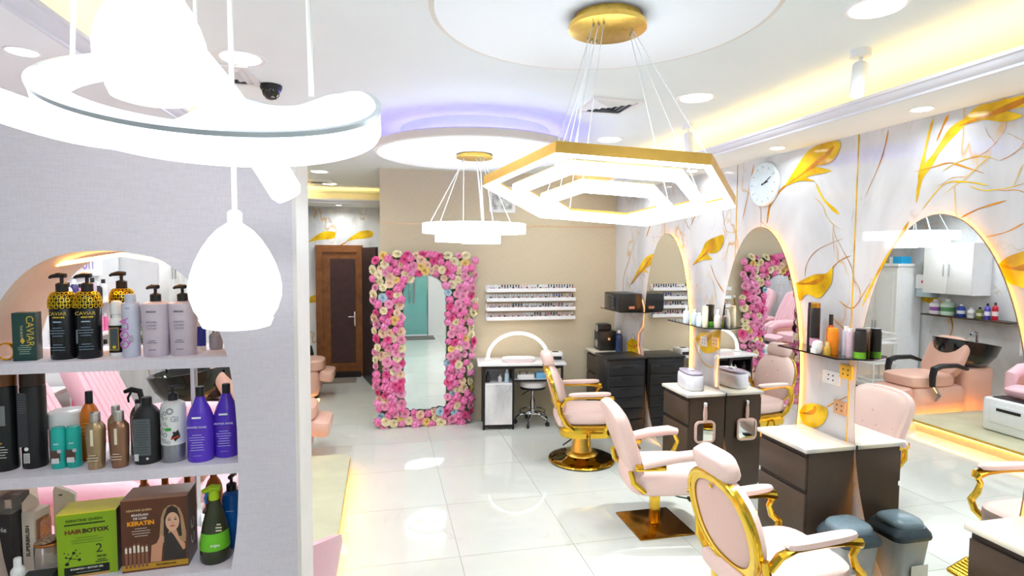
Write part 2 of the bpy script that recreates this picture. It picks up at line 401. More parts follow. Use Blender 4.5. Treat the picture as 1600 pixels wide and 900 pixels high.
# soffits with crown moulding and cove tape
def soffit(name, x0, x1, y0, y1, edge, label):
    """edge: 'x0' / 'x1' / 'y0' is the side that faces the room"""
    o = struct(name, MB().box(x0, x1, y0, y1, ZS, ZS + 0.02), 'ceil', label)
    prof = [(0, 0), (0.012, 0), (0.012, 0.012), (0.030, 0.018), (0.045, 0.032), (0.050, 0.042), (0.062, 0.044), (0.062, 0.060), (0.0, 0.060)]
    if edge == 'x0': a, b = (x0, y1, ZS), (x0, y0, ZS)
    elif edge == 'x1': a, b = (x1, y0, ZS), (x1, y1, ZS)
    else: a, b = (x0, y0, ZS), (x1, y0, ZS)
    mb = MB(); A, B = Vector(a), Vector(b); t = (B - A).normalized(); out = t.cross(Vector((0, 0, 1)))
    vs = [A + out * p + Vector((0, 0, q)) for p, q in prof] + [B + out * p + Vector((0, 0, q)) for p, q in prof]; n = len(prof)
    mb.add(vs, [(i, (i + 1) % n, n + (i + 1) % n, n + i) for i in range(n)] + [tuple(range(n)), tuple(range(2 * n - 1, n - 1, -1))])
    mb.build('crown_moulding', 'crown', o, True, 25)
    inn = -out * 0.05; tp = MB()
    tp.tube([A + inn + Vector((0, 0, 0.028)), B + inn + Vector((0, 0, 0.028))], 0.008, 6); tp.build('cove_tape', 'warm_cove', o)
    return o
soffit('soffit_right', 2.46, XR, YF, YB, 'x0', 'lowered ceiling border over the mirrors with warm cove light')
soffit('soffit_left', XL, -1.14, YF, YD, 'x1', 'lowered ceiling border over the basins with warm cove light')
soffit('soffit_end', -1.14, CX, 8.95, YD, 'y0', 'lowered ceiling border at the corridor end with warm cove light')

# platform under the pedicure chairs
out = [(XL, 2.32), (-0.30, 2.32), (-0.30, 5.32)]
out += [(-0.43 + 0.13 * math.cos(a), 5.32 + 0.13 * math.sin(a)) for a in [PI / 2 * k / 6 for k in range(1, 7)]] + [(XL, 5.45)]
plat = struct('platform', MB().slab(out, 0.025, 0.0, T((0, 0, 0.105))), 'vinyl', 'raised beige platform with a lit front edge')
MB().slab([(XL, 2.36), (-0.35, 2.36), (-0.35, 5.30), (-0.45, 5.40), (XL, 5.40)], 0.105).build('platform_base', mat('platform_riser', (232, 205, 170), 0.4), plat, False)
MB().band([(-0.301, 2.32, 0.118), (-0.301, 5.32, 0.118)], [(-0.003, -0.013), (0.003, -0.013), (0.003, 0.014), (-0.003, 0.014)], (0, 0, 1)).build('edge_trim', 'brass', plat, False)
MB().tube([(-0.335, 2.4, 0.096), (-0.335, 5.30, 0.096), (-0.365, 5.37, 0.096), (-0.44, 5.415, 0.096), (-1.9, 5.43, 0.096)], 0.007, 6).build('led_tape', 'warm', plat)

# printed golden veins and blossoms on the right wall
STROKES = {
'trunk':([(2.59,2.30),(2.57,2.43),(2.51,2.52),(2.40,2.65),(2.29,2.70),(2.17,2.72),(1.97,2.735)],.030,.055),
's2':([(2.79,2.74),(2.81,2.64),(2.85,2.53),(2.94,2.36)],.012,.004),'s3':([(2.43,2.74),(2.46,2.68),(2.49,2.61)],.018,.006),
's4':([(2.51,2.75),(2.55,2.59),(2.58,2.39)],.010,.030),'s5':([(3.62,2.53),(3.71,2.48),(3.81,2.39),(3.84,2.25)],.018,.028),
's6':([(3.35,2.50),(3.27,2.38),(3.13,2.27)],.010,.022),'s7':([(4.02,2.73),(4.08,2.51),(4.15,2.29)],.014,.005),
's8':([(4.60,1.93),(4.51,1.80),(4.37,1.68)],.006,.012),'s9':([(5.89,2.20),(5.77,2.38),(5.66,2.51)],.02,.008),
's10':([(3.11,1.72),(3.03,1.68),(2.97,1.70),(2.87,1.85)],.008,.006),'s11':([(2.93,1.69),(2.83,1.89),(2.73,2.04),(2.63,2.20)],.012,.028),
's12':([(2.34,2.20),(2.25,2.24),(2.12,2.27)],.006,.008),'s13':([(2.21,2.10),(2.12,2.12),(2.04,2.16)],.004,.006),
's14':([(3.42,1.86),(3.40,1.96),(3.30,2.05),(3.08,2.12)],.006,.004),'s15':([(4.97,2.27),(4.84,2.42),(4.79,2.53),(4.74,2.64)],.010,.004),
's16':([(3.20,1.90),(3.12,1.97),(3.02,2.01)],.010,.004),'s17':([(6.37,1.38),(6.50,1.68),(6.30,1.99),(6.13,2.22)],.010,.006),
's18':([(2.61,2.47),(2.51,2.48),(2.42,2.49),(2.36,2.47),(2.23,2.41)],.005,.009),'s19':([(2.56,2.25),(2.44,2.38),(2.32,2.38),(2.21,2.35)],.005,.008),
's20':([(5.99,0.82),(6.2,1.08),(6.3,0.62)],.008,.008),'s21':([(3.18,1.00),(3.08,1.07),(3.00,1.12)],.010,.004),
's22':([(4.85,1.2),(4.72,1.05),(4.55,1.0),(4.4,1.1)],.012,.006),'s23':([(1.7,2.7),(1.6,2.4),(1.5,2.1)],.012,.006)}
PETALS = {
'A':[(2.37,2.67),(2.29,2.74),(2.18,2.745),(2.07,2.745),(1.97,2.75),(1.97,2.70),(2.07,2.69),(2.14,2.69),(2.07,2.65),(2.15,2.64),(2.24,2.67),(2.30,2.67)],
'B':[(3.66,2.51),(3.54,2.63),(3.44,2.72),(3.33,2.75),(3.15,2.74),(3.17,2.65),(3.24,2.61),(3.35,2.61),(3.21,2.56),(3.43,2.55),(3.35,2.51),(3.50,2.53)],
'C':[(4.90,1.91),(4.76,2.03),(4.67,2.13),(4.51,2.17),(4.41,2.18),(4.41,2.10),(4.50,2.03),(4.65,2.02),(4.57,1.97),(4.73,1.96)],
'D':[(6.30,1.64),(6.07,1.85),(5.91,1.97),(5.71,2.02),(5.66,1.98),(5.72,1.91),(5.90,1.85),(5.81,1.81),(6.03,1.81)],
'E':[(3.50,1.81),(3.43,1.84),(3.32,1.88),(3.22,1.89),(3.17,1.93),(3.17,1.84),(3.20,1.79),(3.28,1.72),(3.39,1.74),(3.46,1.69)],
'F':[(3.43,0.90),(3.37,0.97),(3.27,1.00),(3.17,0.99),(3.18,0.91),(3.26,0.84),(3.37,0.83)],
'G':[(2.14,1.97),(2.09,2.01),(1.98,2.04),(1.90,2.0),(1.90,1.86),(1.97,1.84),(2.05,1.87),(2.10,1.89)],
'H':[(4.82,1.22),(4.7,1.30),(4.55,1.32),(4.42,1.36),(4.40,1.22),(4.52,1.14),(4.68,1.12)],
'I':[(6.35,0.95),(6.2,1.02),(6.02,1.0),(5.98,0.86),(6.1,0.8),(6.3,0.84)]}
def smooth_path(p, k=5):
    r = []; P = [Vector((a, b, 0)) for a, b in p]
    for i in range(len(P) - 1):
        p0 = P[max(i - 1, 0)]; p1 = P[i]; p2 = P[i + 1]; p3 = P[min(i + 2, len(P) - 1)]
        for q in range(k):
            t = q / k
            r.append(0.5 * ((2 * p1) + (p2 - p0) * t + (2 * p0 - 5 * p1 + 4 * p2 - p3) * t * t + (3 * p1 - p0 - 3 * p2 + p3) * t ** 3))
    r.append(P[-1]); return [(v.x, v.y) for v in r]
def stroke_mesh(p, w0, w1):
    q = smooth_path(p, 6); n = len(q); Lf = []; Rt = []
    for i in range(n):
        a = Vector(q[max(i - 1, 0)]); b = Vector(q[min(i + 1, n - 1)]); t = (b - a).normalized(); nn = Vector((-t.y, t.x))
        w = (w0 + (w1 - w0) * i / (n - 1)) * (0.5 + 0.12 * math.sin(i * 0.8)) * min(1.0, 0.12 + 5 * i / (n - 1), 0.12 + 5 * (1 - i / (n - 1))); c = Vector(q[i])
        Lf.append(tuple(c + nn * w)); Rt.append(tuple(c - nn * w))
    return Lf, Rt
def print_stroke(p, w0, w1, to3d, m, parent):
    Lf, Rt = stroke_mesh(p, w0, w1); n = len(Lf); mb = MB()
    mb.add([to3d(*a) for a in Lf] + [to3d(*a) for a in Rt], [(i, i + 1, n + i + 1, n + i) for i in range(n - 1)])
    mb.build('golden_vein', m, parent, False)
def print_petal(p, to3d, m, parent):
    pts = smooth_path(list(p) + [p[0]], 4)[:-1]
    MB().add([to3d(*a) for a in pts], [tuple(range(len(pts)))]).build('golden_blossom', m, parent, False)
lay = [0.0012]
def rwall(y, z): return (XR - lay[0], y, min(z, ZS - 0.002))
def layer(): lay[0] += 0.00005
for k, (p, w0, w1) in STROKES.items():
    print_stroke(p, w0, w1, rwall, 'print_gold' if k in ('trunk', 's4', 's6', 's11', 's19', 's22') else 'print_amber', wall_right); layer()
rv = random.Random(5)
def branch(y, z, ang, ln, w_, dep):
    """thin forking vein"""
    pts = [(y, z)]
    for q in range(4):
        ang += rv.uniform(-0.45, 0.45); y += math.cos(ang) * ln / 4; z += math.sin(ang) * ln / 4; pts.append((y, z))
    print_stroke(pts, w_, w_ * 0.5, rwall, 'print_amber' if rv.random() < 0.6 else 'print_gold', wall_right); layer()
    if dep > 0:
        for _ in range(2): branch(*pts[rv.choice((2, 3, 4))], ang + rv.choice((-1, 1)) * rv.uniform(0.5, 1.1), ln * 0.6, w_ * 0.7, dep - 1)
for (y, z, a_, l_, d_) in ((2.45, 2.45, 2.6, .30, 2), (2.3, 2.36, 3.4, .28, 1), (3.35, 2.40, 3.7, .35, 1), (3.95, 2.42, 4.4, .3, 1), (3.1, 2.05, 3.6, .3, 1), (4.45, 2.5, 4.3, .4, 1), (4.62, 1.85, 3.9, .3, 1), (5.5, 2.5, 4.4, .4, 1), (6.3, 2.4, 4.3, .4, 1), (6.2, 1.2, 4.2, .3, 1), (3.15, 1.6, 3.9, .25, 1), (4.6, 1.6, 4.3, .3, 0), (2.2, 2.5, 5.6, .3, 1), (4.9, 2.62, 4.4, .35, 0), (5.1, 2.45, 4.1, .3, 0)):
    branch(y, z, a_, l_, .0055, d_)
for k, p in PETALS.items():
    print_petal(p, rwall, 'print_gold', wall_right); layer()
    n_ = len(p); base = Vector(p[0]); mid = sum((Vector(q) for q in p), Vector((0, 0))) / n_
    for q, mt_ in ((n_ // 3, 'print_amber'),):
        tip = Vector(p[q]); print_stroke([tuple(base), tuple(base.lerp(mid, .55)), tuple(mid.lerp(tip, .30)), tuple(mid.lerp(tip, .8))], .004, .045, rwall, mt_, wall_right); layer()
# same print on the corridor end wall and the wall behind the basins
lay[0] = 0.0012
def ew(x, z): return (x, YD - 0.010 - lay[0], z)
def lw(y, z): return (XL + lay[0], y, z)
for cx, cz, s_ in ((-0.95, 2.28, 1.0), (-0.36, 2.30, 1.0), (-1.12, 1.26, 0.9), (-1.75, 1.9, 1.1)):
    p = [(cx - 0.22 * s_, cz - 0.10 * s_), (cx - 0.08 * s_, cz + 0.02 * s_), (cx + 0.05 * s_, cz + 0.08 * s_), (cx + 0.2 * s_, cz + 0.07 * s_), (cx + 0.19 * s_, cz - 0.02 * s_), (cx + 0.08 * s_, cz - 0.05 * s_), (cx - 0.05 * s_, cz - 0.06 * s_)]
    print_petal(p, ew, 'print_gold', wall_end); layer()
    print_stroke([(cx - 0.2 * s_, cz - 0.1 * s_), (cx - 0.35 * s_, cz - 0.22 * s_), (cx - 0.3 * s_, cz - 0.45 * s_)], .02, .008, ew, 'print_amber', wall_end)
for cy, cz, s_ in ((7.9, 1.9, 1.2), (6.95, 1.35, 1.0), (5.5, 2.3, 1.2), (4.3, 1.5, 1.1), (3.4, 2.2, 1.2)):
    p = [(cy - 0.22 * s_, cz - 0.10 * s_), (cy - 0.08 * s_, cz + 0.02 * s_), (cy + 0.05 * s_, cz + 0.08 * s_), (cy + 0.2 * s_, cz + 0.07 * s_), (cy + 0.19 * s_, cz - 0.02 * s_), (cy + 0.08 * s_, cz - 0.05 * s_)]
    print_petal(p, lw, 'print_gold', wall_left); layer()
    print_stroke([(cy - 0.2 * s_, cz - 0.1 * s_), (cy - 0.3 * s_, cz - 0.4 * s_), (cy - 0.1 * s_, cz - 0.8 * s_)], .03, .010, lw, 'print_amber', wall_left)
    print_stroke([(cy + 0.15 * s_, cz + 0.05 * s_), (cy + 0.3 * s_, cz + 0.3 * s_), (cy + 0.5 * s_, cz + 0.38 * s_)], .02, .006, lw, 'print_amber', wall_left)

# corridor door with frame, panel, handle, threshold; the dark leaf next to it
d2 = thing('door_2', None, None, (-0.70, YD - 0.012, 0)); d2['kind'] = 'structure'; d2['label'] = 'walnut framed door with dark centre panel at the corridor end'
fr = MB(); fr.box(-0.35, -0.25, -0.06, 0, 0, 2.14); fr.box(0.28, 0.38, -0.06, 0, 0, 2.14); fr.box(-0.25, 0.28, -0.06, 0, 2.03, 2.14)
fr.build('door_frame', 'wood', d2, False)
lf = MB(); lf.box(-0.25, 0.28, -0.035, -0.005, 0.08, 2.03); dl = lf.build('door_leaf', 'wood', d2, False)
MB().box(-0.13, 0.26, -0.042, -0.034, 0.22, 1.92).build('door_panel', 'wood_dark', dl, False)
hd = MB(); hd.rbox(0.235, 0.262, -0.05, -0.042, 0.82, 1.06, 0.006); hd.tube([(0.248, -0.045, 0.98), (0.248, -0.09, 0.98), (0.15, -0.09, 0.98)], 0.009)
hd.build('door_handle', 'chrome', dl)
MB().box(-0.33, 0.34, -0.16, 0, 0.0, 0.08).build('door_threshold', 'black_frame', d2, False)
lea = thing('door_3', None, None, (-0.085, 8.42, 0)); lea['kind'] = 'structure'; lea['label'] = 'dark door leaf standing open beside the corridor door'
lea.rotation_euler = (0, 0, math.radians(102)); MB().box(0, 1.08, -0.02, 0.02, 0.01, 2.1).build('door_leaf', 'leaf_dark', lea, False)
MB().tube([(0.08, 0.02, 1.0), (0.08, 0.07, 1.0), (0.19, 0.07, 1.0)], 0.009).build('door_handle', 'chrome', lea)
dm = MB().rbox(-0.3, 0.3, -0.17, 0.17, 0, 0.012, 0.01).build('door_mat', mat('taupe_mat', (150, 134, 122), 0.95, 0, 0.15, 200)); dm.location = (-0.72, 9.25, 0)
tag(dm, 'taupe doormat before the walnut corridor door', 'mat')

# partition with an egg-shaped niche, shelves inside it
PA, PB = 1.90, 2.20; PX1, PZ1 = -0.276, 2.36
niche = superell(0.352, 0.655, 2.6, 72, -0.80, 1.35)
part_ = thing('partition', None, None, (0, 0, 0)); part_['kind'] = 'structure'; part_['label'] = 'lilac grey papered partition with an egg-shaped shelf niche'
def hole_plate(y, flip):
    """front or back skin: outer rectangle with the niche cut out"""
    n = len(niche); outr = []
    x0, x1, z0, z1 = XL, PX1, 0.0, PZ1; cx, cz = -0.80, 1.35
    for (x, z) in niche:
        dx, dz = x - cx, z - cz; k = 1e9
        if dx > 1e-9: k = min(k, (x1 - cx) / dx)
        if dx < -1e-9: k = min(k, (x0 - cx) / dx)
        if dz > 1e-9: k = min(k, (z1 - cz) / dz)
        if dz < -1e-9: k = min(k, (z0 - cz) / dz)
        outr.append((cx + dx * k, cz + dz * k))
    vs = [(x, y, z) for x, z in niche] + [(x, y, z) for x, z in outr]; fs = [(i, (i + 1) % n, n + (i + 1) % n, n + i) for i in range(n)]
    # fill the four corners that the radial projection cuts off
    for cxr, czr in ((x0, z0), (x1, z0), (x1, z1), (x0, z1)):
        best = None
        for i in range(n):
            a, b = outr[i], outr[(i + 1) % n]
            if abs(a[0] - b[0]) > 1e-6 and abs(a[1] - b[1]) > 1e-6 and (abs(a[0] - cxr) < 1e-6 or abs(b[0] - cxr) < 1e-6) and (abs(a[1] - czr) < 1e-6 or abs(b[1] - czr) < 1e-6): best = i
        if best is not None:
            vs.append((cxr, y, czr)); fs.append((n + best, n + (best + 1) % n, len(vs) - 1))
    return vs, [tuple(reversed(q)) if flip else q for q in fs]
mb = MB(); v_, f_ = hole_plate(PA, True); mb.add(v_, f_); v_, f_ = hole_plate(PB, False); mb.add(v_, f_)
mb.add([(XL, PA, PZ1), (PX1, PA, PZ1), (PX1, PB, PZ1), (XL, PB, PZ1)], [(0, 1, 2, 3)])
mb.build('wall_skin', 'paper', part_, False)
MB().box(PX1, PX1 + 0.012, PA, PB, 0, PZ1).build('end_cap', mat('cream_end_cap', (236, 230, 226), 0.5, 0, 0.02, 20), part_, False)
n = len(niche); mb = MB()
mb.add([(x, PA, z) for x, z in niche] + [(x, PB, z) for x, z in niche], [((i + 1) % n, i, n + i, n + (i + 1) % n) for i in range(n)])
mb.build('niche_lining', mat('niche_lining_paint', (226, 206, 190), 0.6, 0, 0.03, 40), part_, True, 60)
def half_w(z):
    t = abs(z - 1.35) / 0.655
    return 0.352 * max(0.0, 1 - t ** 2.6) ** (1 / 2.6)
for zt in (1.68, 1.343, 1.003):
    th = 0.032; hw = min(half_w(zt), half_w(zt - th)) + 0.006
    sh = MB().box(-0.80 - hw, -0.80 + hw, PA - 0.002, PB, zt - th, zt)
    sh.build('shelf', 'paper', part_, False)
MB().tube([(-0.98, 2.02, 1.962), (-0.80, 2.02, 1.994), (-0.62, 2.02, 1.962)], 0.006, 6).build('niche_led', 'warm', part_)

# ================================================================ LAMPS AND CEILING FITTINGS
def area_light(parent, loc, size, watts, col=(0.94, 0.99, 1.0), spread=160, rot=(0, 0, 0)):
    ld = bpy.data.lights.new('lamp_light', 'AREA'); ld.shape = 'DISK'; ld.size = size; ld.energy = watts; ld.color = col; ld.spread = math.radians(spread)
    lo = bpy.data.objects.new('lamp_light', ld); COL.objects.link(lo); lo.parent = parent; lo.location = loc; lo.rotation_euler = rot
    return lo
def downlight(x, y, z, r, watts, label, col=(0.94, 0.99, 1.0)):
    t = thing('downlight', label, 'ceiling light', (x, y, z), 0, 'recessed ceiling downlights')
    MB().lathe([(r * 0.86, -0.002), (r * 1.12, -0.004), (r * 1.15, 0.0), (r * 0.86, 0.0)], 32, cap=False).build('trim_ring', 'white', t)
    MB().lathe([(r * 0.88, -0.006), (r * 0.86, -0.003), (r * 0.86, 0.0)], 32).build('lens', 'down', t)
    area_light(t, (0, 0, -0.012), r * 1.7, watts, col)
L_ = downlight
L_(1.904, 1.93, ZC, .105, DOWN_W, 'large round downlight at the upper right edge of the picture')
L_(1.905, 3.26, ZC, .105, DOWN_W, 'large round downlight between the square air vent and the cove')
L_(1.88, 4.59, ZC, .105, DOWN_W, 'large round downlight above the golden hexagon lamp, behind the vent')
L_(1.89, 5.92, ZC, .105, DOWN_W, 'large round downlight farthest along the cove, near the tan wall')
L_(1.90, 0.60, ZC, .105, DOWN_W, 'added unseen round downlight behind the viewer on the mirror side')  # lamp out of view, added to brighten the room
L_(-0.69, 3.16, ZC, .105, DOWN_W, 'large round downlight next to the black dome camera')
L_(-0.68, 4.55, ZC, .105, DOWN_W, 'large round downlight hidden behind the white ring lamp')
L_(-0.68, 5.95, ZC, .105, DOWN_W * .8, 'large round downlight nearest in the row leading to the corridor door')
L_(-0.73, 7.21, ZC, .105, DOWN_W * .6, 'large round downlight, middle one of the row leading to the corridor door')
L_(-0.72, 8.42, ZC, .105, DOWN_W * .4, 'large round downlight last before the corridor door')
L_(-0.69, 0.60, ZC, .105, DOWN_W, 'added unseen round downlight behind the viewer on the shelf side')  # its unseen counterpart, also added for more room light
L_(0.70, -0.30, ZC, .105, DOWN_W, 'added unseen round downlight above the entrance door')  # unseen lamp added behind the camera as extra light
for y_, lb in ((1.3, 'small downlight in the right border nearest the viewer'), (2.417, 'small downlight in the right border above the gold vein trunk'), (3.51, 'small downlight in the right border beside the wall clock'), (4.63, 'small downlight in the right border behind the hexagon lamp'), (5.76, 'small downlight in the right border farthest from the viewer')):
    L_(2.685, y_, ZS, .05, 0.8, lb)
L_(-1.32, 2.55, ZS, .05, 5.0, 'small downlight in the left border above the partition')
L_(-1.80, 4.2, ZS, .05, 8.0, 'small downlight in the left border over the pedicure chairs')
L_(-1.80, 6.2, ZS, .05, 8.0, 'small downlight in the left border over the wash basins')
L_(-0.66, 9.25, ZS, .045, 4.0, 'small downlight in the border above the corridor door')

def spot(x, y, label, tilt):
    t = thing('track_spotlight', label, 'spotlight', (x, y, ZC), 0, 'white ceiling spotlights')
    MB().lathe([(0.045, -0.035), (0.045, 0.0)], 20).build('base', 'white', t)
    MB().tube([(0, 0, -0.03), (0, 0, -0.07)], 0.008).build('bracket', 'white', t)
    R4 = T((0, 0, -0.07)) @ RY(tilt)
    MB().lathe([(0.028, -0.14), (0.034, -0.135), (0.034, 0.0), (0.026, 0.012)], 20, R4).build('barrel', 'white', t)
    MB().lathe([(0.028, -0.147), (0.027, -0.139)], 20, R4).build('lens', 'down', t)
    area_light(t, R4 @ Vector((0, 0, -0.155)), 0.05, 5.0, rot=(0, math.radians(tilt), 0), spread=70)
spot(2.22, 2.33, 'white cylinder spotlight nearest the viewer beside the cove', 6)
spot(2.24, 3.93, 'white cylinder spotlight farther back beside the cove', -6)

def vent(x, y, label, w=0.36):
    t = thing('air_vent', label, 'air vent', (x, y, ZC), 0, 'square ceiling air vents')
    o, i = rrect(w, w, 0.004, 1), rrect(w * .82, w * .82, 0.004, 1)
    MB().ringslab(o, i, 0.012, T((0, 0, -0.012))).build('frame', 'white', t, False)
    MB().box(-w * .41, w * .41, -w * .41, w * .41, -0.003, -0.001).build('duct', mat('vent_duct', (92, 100, 108), 0.7), t, False)
    for k in range(4):
        a, b = w * (.80 - .19 * k), w * (.80 - .19 * k) - 0.058
        if b <= 0.01: b = 0.008
        mb = MB(); po = [(-a / 2, -a / 2, -0.004), (a / 2, -a / 2, -0.004), (a / 2, a / 2, -0.004), (-a / 2, a / 2, -0.004)]
        pi = [(-b / 2, -b / 2, -0.018), (b / 2, -b / 2, -0.018), (b / 2, b / 2, -0.018), (-b / 2, b / 2, -0.018)]
        mb.add(po + pi, [(q, (q + 1) % 4, 4 + (q + 1) % 4, 4 + q) for q in range(4)]); mb.build('louvre', 'white', t, False)
vent(1.45, 3.56, 'square louvred air vent between the hexagon lamp wires and the downlight')
vent(-0.86, 3.45, 'square louvred air vent beside the black dome camera')
vent(-0.85, 8.15, 'square louvred air vent in the corridor ceiling')

t = thing('security_camera', 'small black dome camera fixed to the ceiling', 'camera', (-0.63, 3.62, ZC))
MB().lathe([(0.055, -0.03), (0.062, -0.012), (0.062, 0)], 24).build('mount', 'blackplas', t)
MB().lathe([(0.0, -0.085), (0.025, -0.08), (0.045, -0.06), (0.052, -0.03)], 24, cap=False).build('dome', 'black_glass', t)
MB().lathe([(0.012, -0.09), (0.014, -0.07)], 12, T((0.01, -0.02, 0.015))).build('lens', 'chrome', t)

# round ceiling discs
def ceiling_disc(x, y, r, hub, label, ledmat):
    o = struct('ceiling_disc', MB().lathe([(r - 0.02, 0), (r, 0.0), (r, 0.05), (r - 0.012, 0.06), (0.2, 0.06)], 96, T((x, y, 2.80))), 'rim', label, True)
    MB().lathe([(r - 0.018, -0.004), (r - 0.016, 0.0)], 96, T((x, y, 2.80))).build('underside', 'disc', o)
    MB().lathe([(hub, 0.06), (hub, 0.18)], 96, T((x, y, 2.80)), cap=False).build('hub', 'ceil', o)
    rl = hub + 0.02
    MB().tube([(x + rl * math.cos(2 * PI * k / 64), y + rl * math.sin(2 * PI * k / 64), 2.872) for k in range(64)], 0.008, 6, closed=True).build('led_tape', ledmat, o)
ceiling_disc(0.715, 1.83, 0.57, 0.40, 'round white ceiling disc that carries the hexagon lamp', glow('cool_led_tape', (235, 240, 255), 3.0))
ceiling_disc(0.74, 4.62, 0.80, 0.60, 'round white ceiling disc with a violet glow above it', 'violet')

# golden hexagon chandelier: three tilted tiers
def plane_frame(L4, R4, Nn, F4):
    L4, R4, Nn, F4 = map(Vector, (L4, R4, Nn, F4)); c = (L4 + R4 + Nn + F4) / 4
    u = (R4 - L4).normalized(); v = (F4 - Nn); v = (v - u * v.dot(u)).normalized(); return c, u, v, u.cross(v)
hx = thing('hexagon_chandelier', 'gold framed chandelier of three nested lit hexagons', 'chandelier', (0.74, 1.84, 2.8))
MB().lathe([(0.124, -0.048), (0.13, -0.045), (0.13, -0.03), (0.112, -0.028), (0.112, -0.004)], 48).build('canopy', 'brass', hx)
c1, u1, v1, n1 = plane_frame((0.352, 1.989, 2.249), (1.185, 1.796, 2.184), (0.652, 1.552, 2.267), (0.937, 2.219, 2.133))
O = Vector((0.74, 1.84, 2.8))
tiers = [(0.432, Vector((0.775, 1.885, 2.208))), (0.325, Vector((0.772, 1.885, 2.192))), (0.215, Vector((0.752, 1.855, 2.163)))]
if n1.z < 0: n1 = -n1
anch = []
for k, (rad, cc) in enumerate(tiers):
    cl = cc - O; pts = [cl + u1 * (rad * math.cos(math.radians(60 * q))) + v1 * (rad * math.sin(math.radians(60 * q))) for q in range(6)]
    tier = MB().band(pts, [(-0.010, 0.0), (0.010, 0.0), (0.010, 0.034), (-0.010, 0.034)], n1, closed=True).build('hexagon_frame', mat('satin_gold', (214, 170, 84), 0.35, 0.75, 0.05, 20), hx, False)
    dm_ = MB(); dm_.band(pts, [(0.009, -0.004), (0.009, 0.0), (-0.0101, 0.0), (-0.0101, 0.026), (-0.012, 0.026), (-0.012, -0.004)], n1, closed=True)
    if k: dm_.band(pts, [(0.0101, 0.0), (0.012, 0.0), (0.012, 0.030), (0.0101, 0.030)], n1, closed=True)
    dm_.build('light_strip', 'lamp_white', tier, False)
    for q in (0, 2, 4):
        p = pts[q] + n1 * 0.034; g = (pts[q] - cl).normalized(); a = Vector((g.x * 0.08, g.y * 0.08, -0.048)) + Vector((-g.y, g.x, 0)) * (0.018 * (k - 1))
        MB().tube([a, p], 0.0018, 5).build('suspension_wire', 'white', hx)
        MB().lathe([(0.004, -0.008), (0.004, 0.0)], 8, T(a)).build('wire_grip', 'chrome', hx)

# ring chandelier in the back
rg = thing('ring_chandelier', 'white chandelier of stacked lit rings under the violet disc', 'chandelier', (0.72, 4.55, 2.8))
MB().lathe([(0.14, -0.036), (0.145, -0.034), (0.145, -0.018), (0.13, -0.016), (0.13, -0.004)], 48).build('canopy', 'brass', rg)
for k, (rad, cx_, cy_, z_) in enumerate(((0.405, 0.0, 0.0, -0.63), (0.25, -0.06, -0.05, -0.70), (0.15, 0.06, 0.04, -0.71))):
    pth = [(cx_ + rad * math.cos(2 * PI * q / 64), cy_ + rad * math.sin(2 * PI * q / 64), z_) for q in range(64)]
    MB().band(pth, [(-0.008, 0.0), (0.008, 0.0), (0.008, 0.075), (-0.008, 0.075)], (0, 0, 1), closed=True).build('light_ring', 'lamp_white', rg)
    for q in range(3):
        a = 2 * PI * q / 3 + 0.5 + k * 0.35; MB().tube([(0.09 * math.cos(a), 0.09 * math.sin(a), -0.036), (cx_ + rad * math.cos(a), cy_ + rad * math.sin(a), z_ + 0.075)], 0.003, 5).build('suspension_wire', 'white', rg)

# near ribbon lamp: ring and twisted ribbon
rb = thing('ribbon_chandelier', 'large white ribbon ring lamp hanging close to the viewer', 'chandelier', (-0.31, 1.11, ZC))
O = Vector((-0.31, 1.11, ZC))
Lr, Rr, Nr, Fr = map(Vector, ((-0.587, 1.178, 2.296), (-0.012, 1.045, 2.252), (-0.216, 0.818, 2.141), (-0.408, 1.412, 2.42)))
cc = (Lr + Rr + Nr + Fr) / 4 - O; uu = (Rr - Lr) / 2; vv = (Fr - Nr) / 2; nn_ = uu.cross(vv).normalized()
if nn_.z < 0: nn_ = -nn_
def dip(q):
    th = 360.0 * q / 96
    return 0.088 * math.sin(PI * th / 125) ** 2 if th < 125 else 0.0
ringp = [cc + (uu * math.cos(2 * PI * q / 96) + vv * math.sin(2 * PI * q / 96)) * 0.93 - nn_ * dip(q) for q in range(96)]
sec = [(-0.019, -0.026), (0.019, -0.026), (0.022, -0.020), (0.022, 0.012), (0.020, 0.018), (-0.020, 0.018), (-0.022, 0.012), (-0.022, -0.020)]
MB().band(ringp, sec, nn_, closed=True).build('light_ring', 'ribbon_white', rb)
MB().band([p + nn_ * 0.021 for p in ringp], [(0.0150, -0.0035), (0.0235, -0.0060), (0.0240, 0.001), (0.0150, 0.001)], nn_, closed=True).build('ring_profile', mat('silver_white_profile', (205, 214, 224), 0.35, 0.2, 0.03, 30), rb)
rib = [(-0.183,1.232,2.113),(-0.237,1.196,2.211),(-0.295,1.163,2.301),(-0.357,1.131,2.376),(-0.411,1.095,2.431),(-0.488,1.064,2.479),(-0.626,1.094,2.458),(-0.724,1.161,2.355),(-0.708,1.205,2.290),(-0.686,1.25,2.269),(-0.562,1.300,2.240),(-0.43,1.36,2.25),(-0.33,1.40,2.33)]
rp = []
RP = [Vector(p) - O for p in rib]
for i in range(len(RP) - 1):
    p0 = RP[max(i - 1, 0)]; p1 = RP[i]; p2 = RP[i + 1]; p3 = RP[min(i + 2, len(RP) - 1)]
    for q in range(6):
        t_ = q / 6; rp.append(0.5 * ((2 * p1) + (p2 - p0) * t_ + (2 * p0 - 5 * p1 + 4 * p2 - p3) * t_ * t_ + (3 * p1 - p0 - 3 * p2 + p3) * t_ ** 3))
rp.append(RP[-1]); nr_ = len(rp)
MB().tube(rp, [0.024] + [0.031] * (nr_ - 2) + [0.024], 12).build('ribbon', 'ribbon_white', rb)
